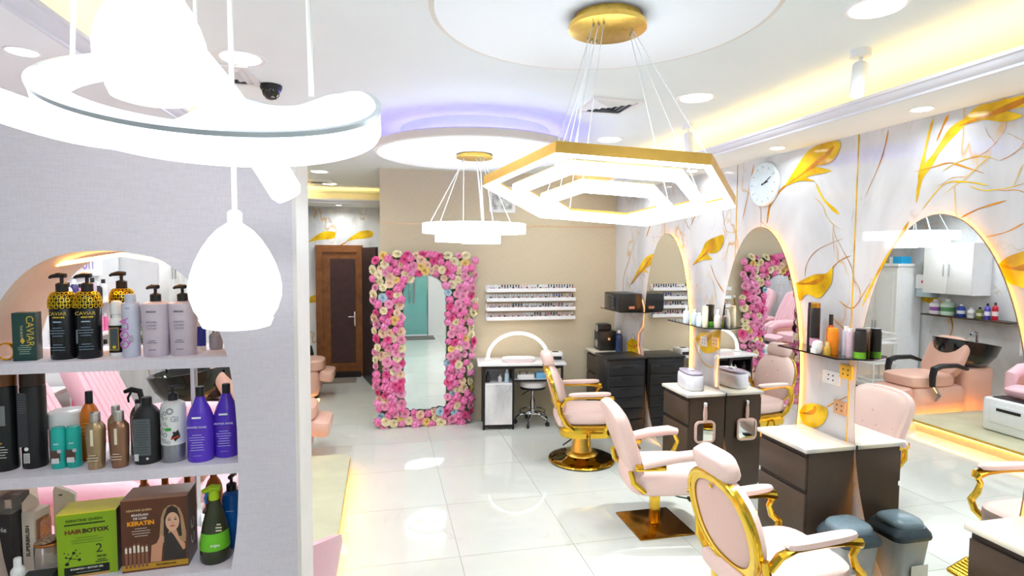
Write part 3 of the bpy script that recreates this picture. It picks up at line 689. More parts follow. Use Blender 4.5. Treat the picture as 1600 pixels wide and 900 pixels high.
for a, b in (((-0.12, 1.07, 2.275), (-0.135, 1.09, ZC)), ((-0.56, 1.23, 2.31), (-0.5, 1.18, ZC)), ((-0.40, 1.41, 2.45), (-0.36, 1.30, ZC))):
    MB().tube([Vector(a) - O, Vector(b) - O], 0.0045, 6).build('suspension_cord', 'white', rb)
MB().lathe([(0.22, -0.04), (0.225, -0.036), (0.225, 0.0)], 40, T((0, 0.05, 0))).build('canopy', 'white', rb)

# opal drop pendants
def pendant(x, y, zb, s_, label):
    t = thing('drop_pendant', label, 'pendant lamp', (x, y, zb), 0, 'opal drop pendants')
    pr = [(0.045, 0.0), (0.058, 0.004), (0.064, 0.018)]
    MB().lathe([(r * s_, z * s_) for r, z in pr], 40).build('base_lens', mat('frosted_lens', (226, 226, 232), 0.4, 0, 0.02, 20, emit=(240, 240, 255), es=0.5), t)
    gl = [(0.060, 0.018), (0.071, 0.035), (0.0785, 0.06), (0.0795, 0.078), (0.0765, 0.098), (0.069, 0.122), (0.058, 0.146), (0.044, 0.168), (0.030, 0.184), (0.016, 0.194), (0.012, 0.197)]
    MB().lathe([(r * s_, z * s_) for r, z in gl], 40).build('opal_shade', 'opal', t)
    MB().lathe([(0.013 * s_, 0.195 * s_), (0.013 * s_, 0.214 * s_), (0.008 * s_, 0.22 * s_)], 20).build('cap', 'white', t)
    MB().tube([(0, 0, 0.215 * s_), (0, 0, ZC - zb)], 0.0045, 8).build('cord', 'white', t)
pendant(-0.251, 1.08, 1.868, 0.94, 'white drop pendant hanging lowest before the shelf wall')
pendant(-0.312, 0.905, 2.212, 0.88, 'white drop pendant hanging inside the ribbon ring, cut by the top edge')

# ================================================================ RIGHT WALL: mirrors, clock, shelves, cabinets
for yc, lb in ((5.35, 'oval wall mirror farthest from the viewer, beside the tan wall'), (3.88, 'oval wall mirror in the middle, reflecting the flower frame'), (2.43, 'oval wall mirror nearest the viewer, reflecting the pedicure chairs'), (0.98, 'oval wall mirror beside the viewer, outside the picture')):
    t = thing('oval_mirror', lb, 'mirror', (XR, yc, 1.115), 0, 'backlit oval mirrors')
    F = FACE_X; e1 = superell(0.485, 1.112, 2.0, 96)
    MB().slab(inset(e1, 0.045), 0.028, 0, F @ T((0, 0, 0.001))).build('backing', mat('mirror_backing', (214, 200, 180), 0.6), t)
    MB().slab(e1, 0.006, 0, F @ T((0, 0, 0.030))).build('glass_body', mat('mirror_edge', (150, 128, 100), 0.3, 0.4), t)
    MB().add([tuple(F @ Vector((x, y, 0.0364))) for x, y in inset(e1, 0.003)], [tuple(range(96))]).build('mirror_face', 'mirror', t, False)
    MB().tube([tuple(F @ Vector((x, y, 0.015))) for x, y in inset(e1, 0.036)], 0.007, 6, closed=True).build('led_tape', 'warm', t)

ck = thing('wall_clock', 'round white wall clock above the middle mirror', 'clock', (XR, 3.866, 2.55))
MB().lathe([(0.155, 0), (0.165, 0.004), (0.168, 0.02), (0.160, 0.032), (0.15, 0.03)], 48, FACE_X).build('case', mat('clock_case', (226, 240, 246), 0.3), ck)
MB().lathe([(0.148, 0.026), (0.147, 0.029)], 48, FACE_X).build('dial', 'white', ck)
hm = MB(); hm.box(-0.003, 0.003, -0.015, 0.10, 0.031, 0.033, FACE_X @ RZ(-62)); hm.build('minute_hand', 'blackplas', ck, False)
MB().box(-0.004, 0.004, -0.01, 0.065, 0.034, 0.036, FACE_X @ RZ(-75)).build('hour_hand', 'blackplas', ck, False)
MB().lathe([(0.006, 0.03), (0.006, 0.038)], 12, FACE_X).build('hub', 'blackplas', ck)
for k in range(12):
    a = math.radians(30 * k); MB().box(-0.002, 0.002, 0.122, 0.140, 0.0292, 0.0302, FACE_X @ RZ(30 * k)).build('hour_mark', 'blackplas', ck, False)

def station(y0, y1, label, top_label=None):
    t = thing('station_cabinet', label, 'cabinet', (0, 0, 0), 0, 'umber station cabinets')
    t.location = (2.67, (y0 + y1) / 2, 0); w = (y1 - y0) / 2
    MB().box(-0.17, 0.158, -w + 0.015, w - 0.015, 0.02, 0.815).build('carcass', 'brown', t, False)
    MB().box(-0.15, 0.158, -w + 0.03, w - 0.03, 0.0, 0.03).build('plinth', 'brown_dark', t, False)
    MB().rbox(-0.20, 0.160, -w, w, 0.815, 0.842, 0.006).build('stone_top', 'stone', t)
    MB().box(-0.176, -0.170, -w + 0.02, w - 0.02, 0.785, 0.812).build('finger_groove', 'brown_dark', t, False)
    d = MB().rbox(-0.188, -0.170, -w + 0.018, w - 0.018, 0.585, 0.782, 0.004).build('drawer', 'brown', t)
    MB().box(-0.176, -0.170, -w + 0.02, w - 0.02, 0.557, 0.585).build('finger_groove', 'brown_dark', t, False)
    MB().rbox(-0.188, -0.170, -w + 0.018, w - 0.018, 0.03, 0.555, 0.004).build('door', 'brown', t)
    return t
station(2.88, 3.345, 'umber cabinet with a cream stone top and a swing bin at its side')
station(4.245, 4.70, 'umber cabinet with a hand mirror hanging on its side')
station(6.18, 6.70, 'umber cabinet in the far corner behind the black drawer trolley')
station(1.47, 1.93, 'umber cabinet with a stone top at the lower right corner')

def wall_shelf(yc, z, label, w=0.36, dep=0.22):
    t = thing('wall_shelf', label, 'shelf', (XR, yc, z), 0, 'black glass wall shelves')
    MB().slab([(-0.0, -w), (-0.0, w), (-dep, w * 0.86), (-dep, -w * 0.72)], 0.010, 0.0, T((0, 0, -0.010))).build('glass_plate', 'black_glass', t, False)
    for s_ in (-0.14, 0.14): MB().box(-0.06, -0.0, s_ - 0.012, s_ + 0.012, -0.022, -0.010).build('bracket', 'chrome', t, False)
wall_shelf(4.61, 1.392, 'black glass shelf between the far and the middle mirror', 0.40)
wall_shelf(3.11, 1.392, 'black glass shelf between the middle and the near mirror', 0.33)
wall_shelf(6.17, 1.372, 'black shelf in the far corner below the black steriliser', 0.36, 0.30)

# ================================================================ BOTTLES
def pump(t, z, m, s_=1.0, yaw=20, sx=0):
    p = MB(); p.lathe([(0.016 * s_, 0), (0.016 * s_, 0.022 * s_), (0.010 * s_, 0.026 * s_)], 16, T((0, 0, z))); p.lathe([(0.005 * s_, 0), (0.005 * s_, 0.022 * s_)], 10, T((0, 0, z + 0.024 * s_)))
    p.build('pump_collar', m, t)
    h = MB(); h.tube([(-0.012 * s_, 0, z + 0.047 * s_), (0.010 * s_, 0, z + 0.048 * s_), (0.030 * s_, 0, z + 0.044 * s_), (0.036 * s_, 0, z + 0.040 * s_)], [0.007 * s_, 0.008 * s_, 0.0055 * s_, 0.004 * s_], 8, RZ(yaw))
    h.build('pump_head', m, t)
def body(t, prof, m, n=28, sy=1.0, name='body'): return MB().lathe(prof, n, sy=sy).build(name, m, t)
def bottle(name, label, cat, loc, w, h, m, sh='round', cap=('black', 0.18, 0.5), group=None, rz=0, sy=1.0, band=None):
    """generic bottle: shoulder shape, cap of (material, share of height, share of width), printed band"""
    t = thing(name, label, cat, loc, rz, group); r = w / 2; hc = h * cap[1]; hb = h - hc; cr = r * cap[2]
    cm = {'black': M['blackplas'], 'white': M['white'], 'chrome': M['chrome'], 'gold': M['gold']}.get(cap[0], cap[0])
    if sh == 'straight': pr = [(r * .94, 0), (r, .006), (r, hb - .008), (r * .93, hb - .002), (cr * 1.02, hb)]
    elif sh == 'round': pr = [(r * .92, 0), (r, .008), (r, hb * .78), (r * .93, hb * .86), (r * .72, hb * .94), (cr * 1.1, hb)]
    elif sh == 'long': pr = [(r * .92, 0), (r, .008), (r, hb * .60), (r * .95, hb * .68), (r * .75, hb * .80), (r * .50, hb * .90), (cr, hb)]
    elif sh == 'taper': pr = [(r * .80, 0), (r * .84, .006), (r * .97, hb * .55), (r, hb * .80), (r * .95, hb * .90), (cr * 1.1, hb)]
    elif sh == 'tubs': pr = [(r * .95, 0), (r, .006), (r, hb)]
    elif sh == 'cone': pr = [(r * .92, 0), (r, .012), (r * .98, hb * .3), (r * .80, hb * .65), (r * .50, hb * .95), (cr, hb)]
    body(t, pr, m, sy=sy)
    if cap[1] > 0: MB().lathe([(cr, hb), (cr, h - .003), (cr * .9, h)], 24, sy=sy if cap[2] > .8 else 1.0).build('cap', cm, t)
    if band: MB().lathe([(r * 1.006, hb * band[0]), (r * 1.006, hb * band[1])], 28, sy=sy, cap=False).build('printed_band', band[2], t)
    return t
def yface(y): return T((0, y, 0)) @ FACE_Y
def lines(t, y, z, w, n, dz, col, hgt=0.0022, x=0.0, seed=1):
    """rows of print too fine to read: thin bars of uneven length"""
    rnd = random.Random(seed); mb = MB()
    for k in range(n):
        ww = w * (0.55 + 0.45 * rnd.random()); zz = z - k * dz
        mb.add([(x - ww / 2, y, zz), (x + ww / 2, y, zz), (x + ww / 2, y, zz + hgt), (x - ww / 2, y, zz + hgt)], [(0, 1, 2, 3)])
    mb.build('fine_print', ink(col), t, False)
Z1, Z2, Z3 = 1.68, 1.343, 1.003
G1, G2, G3 = 'products on the top niche shelf', 'products on the middle niche shelf', 'products on the lowest niche shelf'
# --- top shelf
t = thing('product_box', 'dark green box with vertical gold lettering on the top shelf', 'box', (-1.03, 1.955, Z1), 8, G1)
MB().rbox(-.0285, .0285, -.022, .022, 0, .142, .001).build('carton', plas((34, 66, 62)), t)
text('CAVIAR', .026, ink((206, 172, 60)), t, yface(-.0227) @ T((.014, .088, 0)) @ RZ(-90)); text('THE BODY', .0085, ink((200, 190, 160)), t, yface(-.0227) @ T((-.006, .085, 0)) @ RZ(-90))
flat('emblem', [(-.006, 0), (0, .01), (.006, 0), (0, -.01)], ink((206, 172, 60)), t, yface(-.0227) @ T((-.004, .06, 0)))
lines(t, -.0227, .045, .035, 5, .006, (150, 176, 160), .0018)
gold_mesh = M['gold']
def caviar(x, y, yaw, label, lettered=True):
    t = thing('pump_bottle', label, 'bottle', (x, y, Z1), yaw, 'black and gold pump bottles')
    body(t, [(.031, 0), (.0335, .004), (.0335, .150), (.0325, .152)], plas((20, 22, 26), .25), name='body')
    cg = body(t, [(.0325, .152), (.0345, .156), (.0345, .175), (.031, .190), (.023, .200), (.016, .203)], plas((26, 20, 8), .25), name='shoulder')
    mb = MB()
    for row in range(5):        # honeycomb of raised golden cells
        z = .156 + row * .0095; rr = .0352 if row < 2 else (.0352, .0352, .0342, .0315, .0265)[row]
        for k in range(16):
            a = 2 * PI * (k + .5 * (row % 2)) / 16; c = T((rr * math.cos(a), rr * math.sin(a), z + .003)) @ Matrix.Rotation(a + PI / 2, 4, 'Z') @ RX(90 - (0, 0, 12, 30, 48)[row])
            ho = circle(.0062, 6); hi = circle(.0044, 6); mb.ringslab(ho, hi, .0016, c)
    mb.build('honeycomb_shell', 'shell_gold', cg, False)
    pump(t, .203, M['blackplas'], 1.0, 170 if yaw < 5 else 160)
    if lettered:
        text('CAVIAR', .0145, ink((206, 178, 70)), t, yface(-.0342) @ T((0, .138, 0))); text('GOLD LINE', .006, ink((226, 196, 50)), t, yface(-.0342) @ T((.004, .127, 0)), bold=.0003)
        lines(t, -.0342, .112, .036, 1, .006, (150, 170, 190), .0035); lines(t, -.0342, .095, .04, 4, .008, (110, 130, 150)); lines(t, -.0342, .045, .04, 3, .008, (110, 130, 150))
        text('PROFESSIONAL', .0062, ink((170, 180, 190)), t, yface(-.0342) @ T((-.022, .07, 0)) @ RZ(90))
    return t
caviar(-.939, 1.962, 0, 'black pump bottle with gold honeycomb shoulder, beside the dark green box')
caviar(-.874, 1.965, 12, 'black pump bottle with gold honeycomb shoulder, right one of the front pair')
caviar(-.845, 2.125, 4, 'black and gold pump bottle standing behind the white trigger bottle', False)
t = thing('foam_bottle', 'white foam bottle with a black and gold label panel', 'bottle', (-.806, 1.985, Z1), 0, G1)
body(t, [(.0205, 0), (.0215, .004), (.0215, .10), (.019, .112), (.013, .118), (.013, .128), (.016, .13), (.0175, .15), (.014, .168), (.006, .172)], 'white')
MB().lathe([(.0218, .012), (.0218, .096)], 24, cap=False).build('label_panel', ink((24, 24, 26)), t)
flat('label_border', [(-.013, .02), (.013, .02), (.013, .09), (-.013, .09)], ink((196, 160, 48)), t, yface(-.0221)); flat('label_field', [(-.011, .022), (.011, .022), (.011, .088), (-.011, .088)], ink((70, 78, 84)), t, yface(-.0223))
flat('seal', circle(.005, 12, 0, .03), ink((220, 196, 40)), t, yface(-.0225))
t = bottle('shampoo_bottle', 'pale lilac cylinder bottle lettered vertically in magenta', 'bottle', (-.758, 1.962, Z1), .049, .193, plas((196, 198, 216)), 'straight', (plas((188, 196, 214)), .13, .62), G1)
text('QOLA', .034, ink((206, 96, 190)), t, yface(-.0252) @ T((-.008, .075, 0)) @ RZ(90)); lines(t, -.0252, .150, .02, 1, .005, (110, 110, 130)); lines(t, -.0252, .065, .018, 4, .006, (140, 120, 150), .0018, .008)
for x, y, lb in ((-.689, 1.965, 'lilac grey pump bottle beside the pale lilac cylinder'), (-.614, 1.968, 'lilac grey pump bottle nearest the hanging drop pendant')):
    t = thing('pump_bottle', lb, 'bottle', (x, y, Z1), 0, 'lilac grey pump bottles')
    body(t, [(.034, 0), (.036, .005), (.040, .13), (.041, .155), (.0395, .163), (.030, .168), (.014, .170)], plas((202, 190, 202), .35))
    pump(t, .170, M['blackplas'], .95, 150)
    text('DIKSON', .0075, ink((60, 56, 66)), t, yface(-.0412) @ T((0, .140, 0)), bold=.0002); 
    for k, s_ in enumerate(('DIKSON', 'LUXURY', 'CAVIAR')): text(s_, .008, ink((110, 100, 120)), t, yface(-.0402) @ T((0, .108 - .010 * k, 0)))
    lines(t, -.0385, .05, .03, 2, .006, (120, 110, 126)); lines(t, -.0375, .022, .035, 1, .006, (120, 110, 126))
bottle('hair_tube', 'small royal blue tube with a white foot, behind the drop pendant', 'tube', (-.584, 2.04, Z1), .028, .10, plas((44, 56, 160)), 'straight', ('white', .2, .9), G1, band=(.0, .2, M['white']))
bottle('serum_bottle', 'small clear grey bottle at the right end of the top shelf', 'bottle', (-.545, 2.06, Z1), .042, .075, plas((168, 166, 172), .15), 'round', ('chrome', .25, .5), G1)
t = thing('gold_bangle', 'yellow gold coil at the left end of the top shelf', 'ornament', (-1.088, 1.96, Z1), 0)
for k in range(3): MB().tube([(.024 * math.cos(2 * PI * q / 24), .004 * k - .004, .026 + .024 * math.sin(2 * PI * q / 24)) for q in range(24)], .0025, 6, closed=True, M4=RZ(14 * k - 10)).build('coil', 'gold', t)
# --- middle shelf
t = bottle('shampoo_bottle', 'tall black bottle with an amber top at the left edge', 'bottle', (-1.118, 1.992, Z2), .066, .298, plas((22, 24, 26)), 'straight', (plas((120, 70, 28)), .14, .97), G2)
lines(t, -.034, .075, .05, 5, .008, (210, 210, 205)); lines(t, -.034, .085, .03, 1, .01, (190, 150, 60), .004); flat('label_panel', [(.0, .14), (.02, .14), (.02, .20), (.0, .20)], ink((120, 124, 128)), t, yface(-.0338))
t = bottle('shampoo_bottle', 'tall black bottle with a barcode label, beside the white tub', 'bottle', (-1.046, 2.0, Z2), .064, .298, plas((30, 30, 33)), 'straight', (plas((58, 40, 30)), .15, .97), G2)
flat('label_panel', [(-.026, .07), (.0, .07), (.0, .235), (-.026, .235)], ink((52, 52, 58)), t, yface(-.0327)); lines(t, -.033, .23, .025, 9, .007, (96, 98, 104), .0016, -.013)
flat('barcode', [(-.014, .02), (.002, .02), (.002, .05), (-.014, .05)], ink((214, 214, 214)), t, yface(-.033)); flat('recycling_mark', circle(.006, 10, -.006, .063), ink((235, 235, 235)), t, yface(-.033))
for k in range(6): flat('bar', [(-.0125 + .0022 * k, .022), (-.0117 + .0022 * k, .022), (-.0117 + .0022 * k, .048), (-.0125 + .0022 * k, .048)], ink((40, 40, 40)), t, yface(-.0332))
t = bottle('hair_mask_tub', 'white tub with a screw lid behind the teal bottles', 'tub', (-.982, 2.055, Z2), .098, .156, 'white', 'tubs', ('white', .33, 1.06), G2, band=(.2, .98, ink((214, 208, 212))))
for x, lb, s_ in ((-.967, 'left of the two small teal bottles', 1), (-.928, 'right of the two small teal bottles', 2)):
    t = bottle('tint_bottle', lb, 'bottle', (x, 1.965 + .003 * s_, Z2), .040, .126, plas((38, 178, 168)), 'straight', (plas((30, 168, 158)), .03, .9), G2, sy=.8)
    flat('portrait_print', [(-.016, .025), (.010, .025), (.010, .058), (-.016, .058)], ink((90, 66, 60)), t, yface(-.0163)); flat('white_print', [(-.013, .018), (.007, .018), (.007, .034), (-.013, .034)], ink((226, 222, 224)), t, yface(-.0165)); flat('badge', circle(.006, 12, .008, .055), ink((190, 200, 206)), t, yface(-.0167)); lines(t, -.0165, .076, .022, 1, .005, (220, 240, 240), .003)
t = bottle('spray_bottle', 'orange bottle with a dark spray top behind the bronze bottles', 'bottle', (-.912, 2.035, Z2), .05, .218, plas((222, 120, 30)), 'round', ('black', .18, .42), G2)
lines(t, -.0255, .12, .03, 5, .012, (250, 190, 110))
for k, (x, y, w_, lb) in enumerate(((-.857, 1.945, .052, 'bronze bottle with a silver cap, front left of four'), (-.793, 1.945, .053, 'bronze bottle with a silver cap, front right of four'), (-.832, 2.02, .046, 'bronze bottle with a silver cap, behind the front left one'), (-.768, 2.03, .046, 'bronze bottle with a silver cap, behind the front right one'))):
    t = bottle('keratin_bottle', lb, 'bottle', (x, y, Z2), w_, .172, mat('bronze_lacquer_%d' % (k % 2), ((176, 148, 112), (160, 118, 92))[k % 2], .25, .55, .06, 20), 'taper', (mat('silver_cap', (196, 190, 186), .2, .8), .17, .52), 'bronze hair treatment bottles')
    flat('label_stripe', [(-.004, .075), (.004, .075), (.004, .125), (-.004, .125)], ink((236, 224, 200)), t, yface(-w_ / 2 - .0005)); lines(t, -w_ / 2 - .0005, .045, .032, 3, .008, (226, 212, 190))
t = bottle('spray_bottle', 'matte black spray bottle with a grey text label', 'bottle', (-.727, 1.975, Z2), .076, .205, plas((42, 42, 44), .45), 'round', ('black', .12, .4), G2)
flat('label_panel', [(-.026, .03), (.022, .03), (.022, .145), (-.026, .145)], ink((96, 102, 106)), t, yface(-.0385)); lines(t, -.0388, .135, .042, 13, .008, (60, 66, 70), .002, -.002); flat('barcode', [(-.024, .014), (-.012, .014), (-.012, .036), (-.024, .036)], ink((222, 222, 222)), t, yface(-.0389)); flat('recycling_mark', circle(.004, 10, .012, .02), ink((226, 226, 226)), t, yface(-.0389))
t = bottle('trigger_bottle', 'dark trigger spray bottle behind the matte black bottle', 'bottle', (-.782, 2.06, Z2), .05, .18, plas((70, 58, 52)), 'round', ('black', .12, .4), G2)
g = MB(); g.tube([(.01, 0, .18), (.005, 0, .205), (-.02, 0, .212), (-.04, 0, .205)], [.008, .010, .009, .006], 8); g.tube([(-.02, 0, .205), (-.03, 0, .185), (-.028, 0, .17)], [.004, .004, .003], 6); g.build('trigger_head', 'blackplas', t)
t = thing('pump_bottle', 'white pump bottle printed with grey rings and a silver foot', 'bottle', (-.652, 1.975, Z2), 0, G2)
body(t, [(.034, .055), (.0365, .056), (.0365, .165), (.033, .182), (.02, .19), (.014, .192)], 'white'); MB().lathe([(.034, 0), (.0365, .004), (.0365, .056)], 28).build('silver_foot', mat('silver_foot', (160, 162, 168), .25, .7), t)
pump(t, .192, M['blackplas'], .9, 20)
rnd = random.Random(3); rings = MB()
for (x, z, r_) in ((-.026, .15, .006), (-.014, .158, .006), (.002, .164, .010), (-.019, .141, .004), (-.008, .142, .003), (-.014, .124, .005), (-.020, .108, .005), (-.007, .118, .003), (-.028, .094, .007), (-.014, .090, .007), (-.025, .075, .004), (-.016, .070, .006), (-.004, .066, .005), (-.030, .120, .004)):
    a = x / .0365; c = T((.0368 * math.sin(a), -.0368 * math.cos(a), z)) @ Matrix.Rotation(a, 4, 'Z') @ FACE_Y; rings.ringslab(circle(r_, 14), circle(r_ * .62, 14), .0003, c)
rings.build('ring_print', ink((150, 150, 158)), t, False)
text('Gl', .026, ink((170, 166, 180)), t, yface(-.0366) @ T((.014, .138, 0))); flat('green_badge', rrect(.018, .010, .004), ink((70, 178, 70)), t, yface(-.0369) @ T((-.004, .107, 0))); flat('black_splash', [(.004, .082), (.010, .090), (.009, .100), (.017, .098), (.024, .106), (.028, .095), (.030, .082), (.020, .074), (.016, .068), (.011, .076)], ink((34, 34, 38)), t, yface(-.0372)); flat('red_flash', [(.002, .078), (.026, .088), (.027, .083), (.004, .074)], ink((206, 60, 40)), t, yface(-.0374))
for x, y, lb in ((-.570, 1.962, 'violet bottle with a black cap beside the ring-printed bottle'), (-.500, 1.99, 'violet bottle with a black cap at the right edge of the niche')):
    t = bottle('shampoo_bottle', lb, 'bottle', (x, y, Z2), .078, .234, plas((92, 58, 206), .25), 'long', ('black', .13, .32), 'violet bottles')
    flat('white_tab', [(-.014, .140), (.012, .140), (.012, .146), (-.014, .146)], ink((240, 240, 250)), t, yface(-.0385)); text('POWER MANE', .0085, ink((206, 196, 240)), t, yface(-.0395) @ T((0, .113, 0)), bold=.0003); text('COLOUR', .009, ink((116, 70, 150)), t, yface(-.0395) @ T((0, .100, 0)))
    lines(t, -.0396, .088, .046, 7, .008, (190, 176, 240)); lines(t, -.0396, .022, .04, 1, .008, (150, 130, 230))
# --- lowest shelf
t = thing('product_box', 'lime green hair treatment box with a yellow top', 'box', (-.898, 2.0, Z3), 6, G3)
MB().box(-.078, .078, -.05, .05, 0, .198).build('carton', plas((142, 178, 24)), t, False); MB().box(-.078, .078, -.05, .05, .198, .2005).build('lid', plas((238, 226, 30)), t, False); MB().box(.078, .0788, -.05, .05, 0, .2).build('black_side', plas((26, 30, 22)), t, False)
Fy = yface(-.0505)
text('KERATINE QUEEN', .0105, ink((40, 60, 20)), t, Fy @ T((-.006, .178, 0)), bold=.0003, sx=1.12); flat('black_bar', [(-.058, .164), (.048, .164), (.048, .168), (-.058, .168)], ink((26, 34, 16)), t, Fy)
text('HAIR', .0175, ink((120, 60, 24)), t, Fy @ T((-.036, .143, 0)), bold=.0009, sx=1.1); text('BOTOX', .0175, ink((66, 40, 24)), t, Fy @ T((.022, .143, 0)), bold=.0009, sx=1.1)
lines(t, -.0505, .122, .09, 3, .008, (96, 128, 20)); text('2', .040, ink((34, 46, 18)), t, Fy @ T((.030, .083, 0))); text('PIECES', .0085, ink((30, 40, 18)), t, Fy @ T((.036, .058, 0)), bold=.0004); lines(t, -.0505, .046, .036, 2, .006, (34, 46, 18), .003, .036)
mol = [(-.036, .078, .0045), (-.045, .062, .0035), (-.054, .045, .0055), (-.022, .055, .0045), (-.056, .066, .003), (-.05, .076, .002), (-.028, .068, .002), (-.030, .086, .002), (-.06, .08, .002), (-.02, .074, .002)]
for x, z, r_ in mol: flat('molecule_dot', circle(r_, 12, x, z), ink((24, 30, 14)), t, Fy, .0001)
mb = MB()
for a, b in ((0, 1), (1, 2), (1, 3), (1, 4)):
    A, B = Vector(mol[a][:2]), Vector(mol[b][:2]); d = (B - A).normalized(); nn = Vector((-d.y, d.x)) * .0008
    mb.add([tuple(Fy @ Vector((p.x, p.y, .00005))) for p in (A + nn, B + nn, B - nn, A - nn)], [(0, 1, 2, 3)])
mb.build('molecule_bond', ink((24, 30, 14)), t, False)
flat('black_panel', [(-.062, .008), (.056, .008), (.056, .034), (-.062, .034)], ink((24, 26, 22)), t, Fy); text('SHAMPOO + BOTOX GEL', .0075, ink((214, 216, 206)), t, Fy @ T((-.003, .026, .0003)), bold=.0003); lines(t, -.0509, .014, .1, 1, .005, (150, 150, 140)); flat('gold_foot', [(-.062, 0), (.056, 0), (.056, .007), (-.062, .007)], ink((206, 160, 96)), t, Fy)
t = thing('product_box', 'dark brown hair treatment box with a portrait and ampoules print', 'box', (-.707, 2.0, Z3), 3, G3)
MB().box(-.092, .092, -.055, .055, 0, .228).build('carton', mat('brown_print', (98, 56, 36), .3, 0, .25, 9), t, False); MB().box(-.092, .092, -.055, .055, .228, .2295).build('lid', plas((158, 110, 78)), t, False); MB().box(.092, .0928, -.055, .055, 0, .229).build('dark_side', plas((50, 34, 36)), t, False)
Fy = yface(-.0555)
text('KERATINE QUEEN', .0085, ink((222, 190, 130)), t, Fy @ T((-.042, .196, 0)), bold=.0002); text('BRAZILIAN', .0095, ink((226, 214, 206)), t, Fy @ T((-.040, .181, 0)), bold=.0003); text('DE LUXE', .0095, ink((226, 214, 206)), t, Fy @ T((-.040, .170, 0)), bold=.0003)
text('KERATIN', .0185, ink((246, 158, 24)), t, Fy @ T((-.038, .154, 0)), bold=.0009); lines(t, -.0555, .137, .055, 4, .008, (208, 190, 176), .002, -.038)
flat('gold_foot', [(-.092, .006), (.092, .006), (.092, .024), (-.092, .024)], ink((196, 148, 40)), t, Fy); text('PROFESSIONAL', .0085, ink((92, 56, 16)), t, Fy @ T((.03, .015, .0003)), bold=.0004)
for k in range(6):
    x = -.080 + .0112 * k; hh = .092 if k in (2, 3) else .086
    flat('ampoule_print', [(x - .0036, .014), (x + .0036, .014), (x + .0036, hh - .006), (x + .0015, hh), (x - .0015, hh), (x - .0036, hh - .006)], ink((142, 92, 70)), t, Fy, .0002); flat('ampoule_top', [(x - .003, .062), (x + .003, .062), (x + .003, hh - .007), (x - .003, hh - .007)], ink((232, 222, 206)), t, Fy, .0003)
# printed figure: hair, bust, face
flat('hair_print', [(.012, .10), (.018, .165), (.026, .19), (.040, .203), (.058, .203), (.072, .19), (.080, .165), (.088, .11), (.086, .08), (.012, .085)], ink((176, 138, 100)), t, Fy, .0004)
flat('hair_shade', [(.024, .10), (.026, .165), (.036, .195), (.050, .202), (.064, .192), (.072, .165), (.076, .10)], ink((58, 40, 32)), t, Fy, .0005)
flat('arm_print', [(-.014, .026), (.016, .026), (.020, .07), (.026, .105), (.016, .11), (.004, .085), (-.010, .08)], ink((208, 150, 118)), t, Fy, .0005)
flat('neck_print', [(.040, .125), (.060, .125), (.070, .09), (.084, .075), (.084, .05), (.050, .05), (.034, .09)], ink((212, 158, 126)), t, Fy, .0006)
flat('dress_print', [(.022, .026), (.086, .026), (.088, .06), (.078, .055), (.052, .108), (.044, .118), (.026, .10)], ink((56, 48, 44)), t, Fy, .0007)
flat('face_print', superell(.0195, .030, 2.0, 24, .050, .150), ink((226, 176, 146)), t, Fy, .0008)
for s_ in (-1, 1): flat('eye_print', superell(.0045, .0022, 2, 12, .050 + s_ * .0085, .156), ink((60, 52, 60)), t, Fy, .0009); flat('brow_print', [(.050 + s_ * .003, .161), (.050 + s_ * .014, .162), (.050 + s_ * .009, .164)], ink((80, 56, 44)), t, Fy, .0009)
flat('nose_print', [(.0475, .1435), (.0525, .1435), (.0505, .153)], ink((204, 150, 122)), t, Fy, .0009); flat('lips_print', superell(.0075, .0028, 2, 12, .050, .136), ink((196, 92, 88)), t, Fy, .0009)
for k, s_ in enumerate('CC'): text(s_, .05, ink((226, 226, 226)), t, T((.0932, 0, .115 - .05 * k)) @ FACE_PX @ RZ(90), bold=.001)
t = thing('spray_bottle', 'dark spray bottle with a lime label and lime trigger', 'bottle', (-.540, 1.975, Z3), 0, G3)
body(t, [(.040, 0), (.0445, .008), (.0440, .06), (.036, .12), (.024, .17), (.017, .192), (.016, .2)], plas((58, 62, 42), .2)); MB().lathe([(.0452, .045), (.0446, .062), (.0395, .100)], 28, cap=False).build('lime_label', ink((112, 200, 44)), t)
text('argan', .013, ink((240, 250, 230)), t, yface(-.0455) @ T((.012, .066, 0)), bold=.0003); lines(t, -.0385, .128, .02, 3, .010, (214, 206, 176), .005, .022)
g = MB(); g.lathe([(.016, .2), (.016, .225), (.012, .232)], 16); g.tube([(.02, 0, .236), (-.005, 0, .238), (-.034, 0, .226)], [.010, .012, .007], 10); g.build('trigger_head', plas((178, 214, 30)), t); MB().tube([(-.016, 0, .225), (-.026, 0, .205), (-.024, 0, .185)], [.005, .005, .003], 8).build('trigger', plas((36, 112, 190)), t)
t = thing('pump_bottle', 'bright blue pump bottle at the right edge of the lowest shelf', 'bottle', (-.508, 2.06, Z3), 0, G3)
body(t, [(.028, 0), (.030, .005), (.030, .165), (.027, .182), (.014, .192)], plas((22, 106, 200), .25)); pump(t, .192, M['blackplas'], 1.0, 80); lines(t, -.0305, .13, .04, 1, .006, (170, 206, 236))
bottle('oil_bottle', 'amber bottle with a copper cap behind the lime trigger bottle', 'bottle', (-.582, 2.13, Z3), .056, .257, plas((190, 106, 40), .2), 'round', (mat('copper_cap', (196, 120, 62), .3, .6), .16, .4), G3)
for k, (x, lb) in enumerate(((-.80, 'left of three copper capped bottles behind the brown box'), (-.735, 'middle one of three copper capped bottles behind the brown box'), (-.665, 'right of three copper capped bottles behind the brown box'))):
    bottle('oil_bottle', lb, 'bottle', (x, 2.13, Z3), .05, .25 - .008 * (k > 0), plas((168, 104, 60), .2), 'round', (mat('copper_cap', (196, 120, 62), .3, .6), .16, .42), 'copper capped bottles')
bxw = mat('ivory_card', (240, 224, 206), .5, 0, .03, 30)
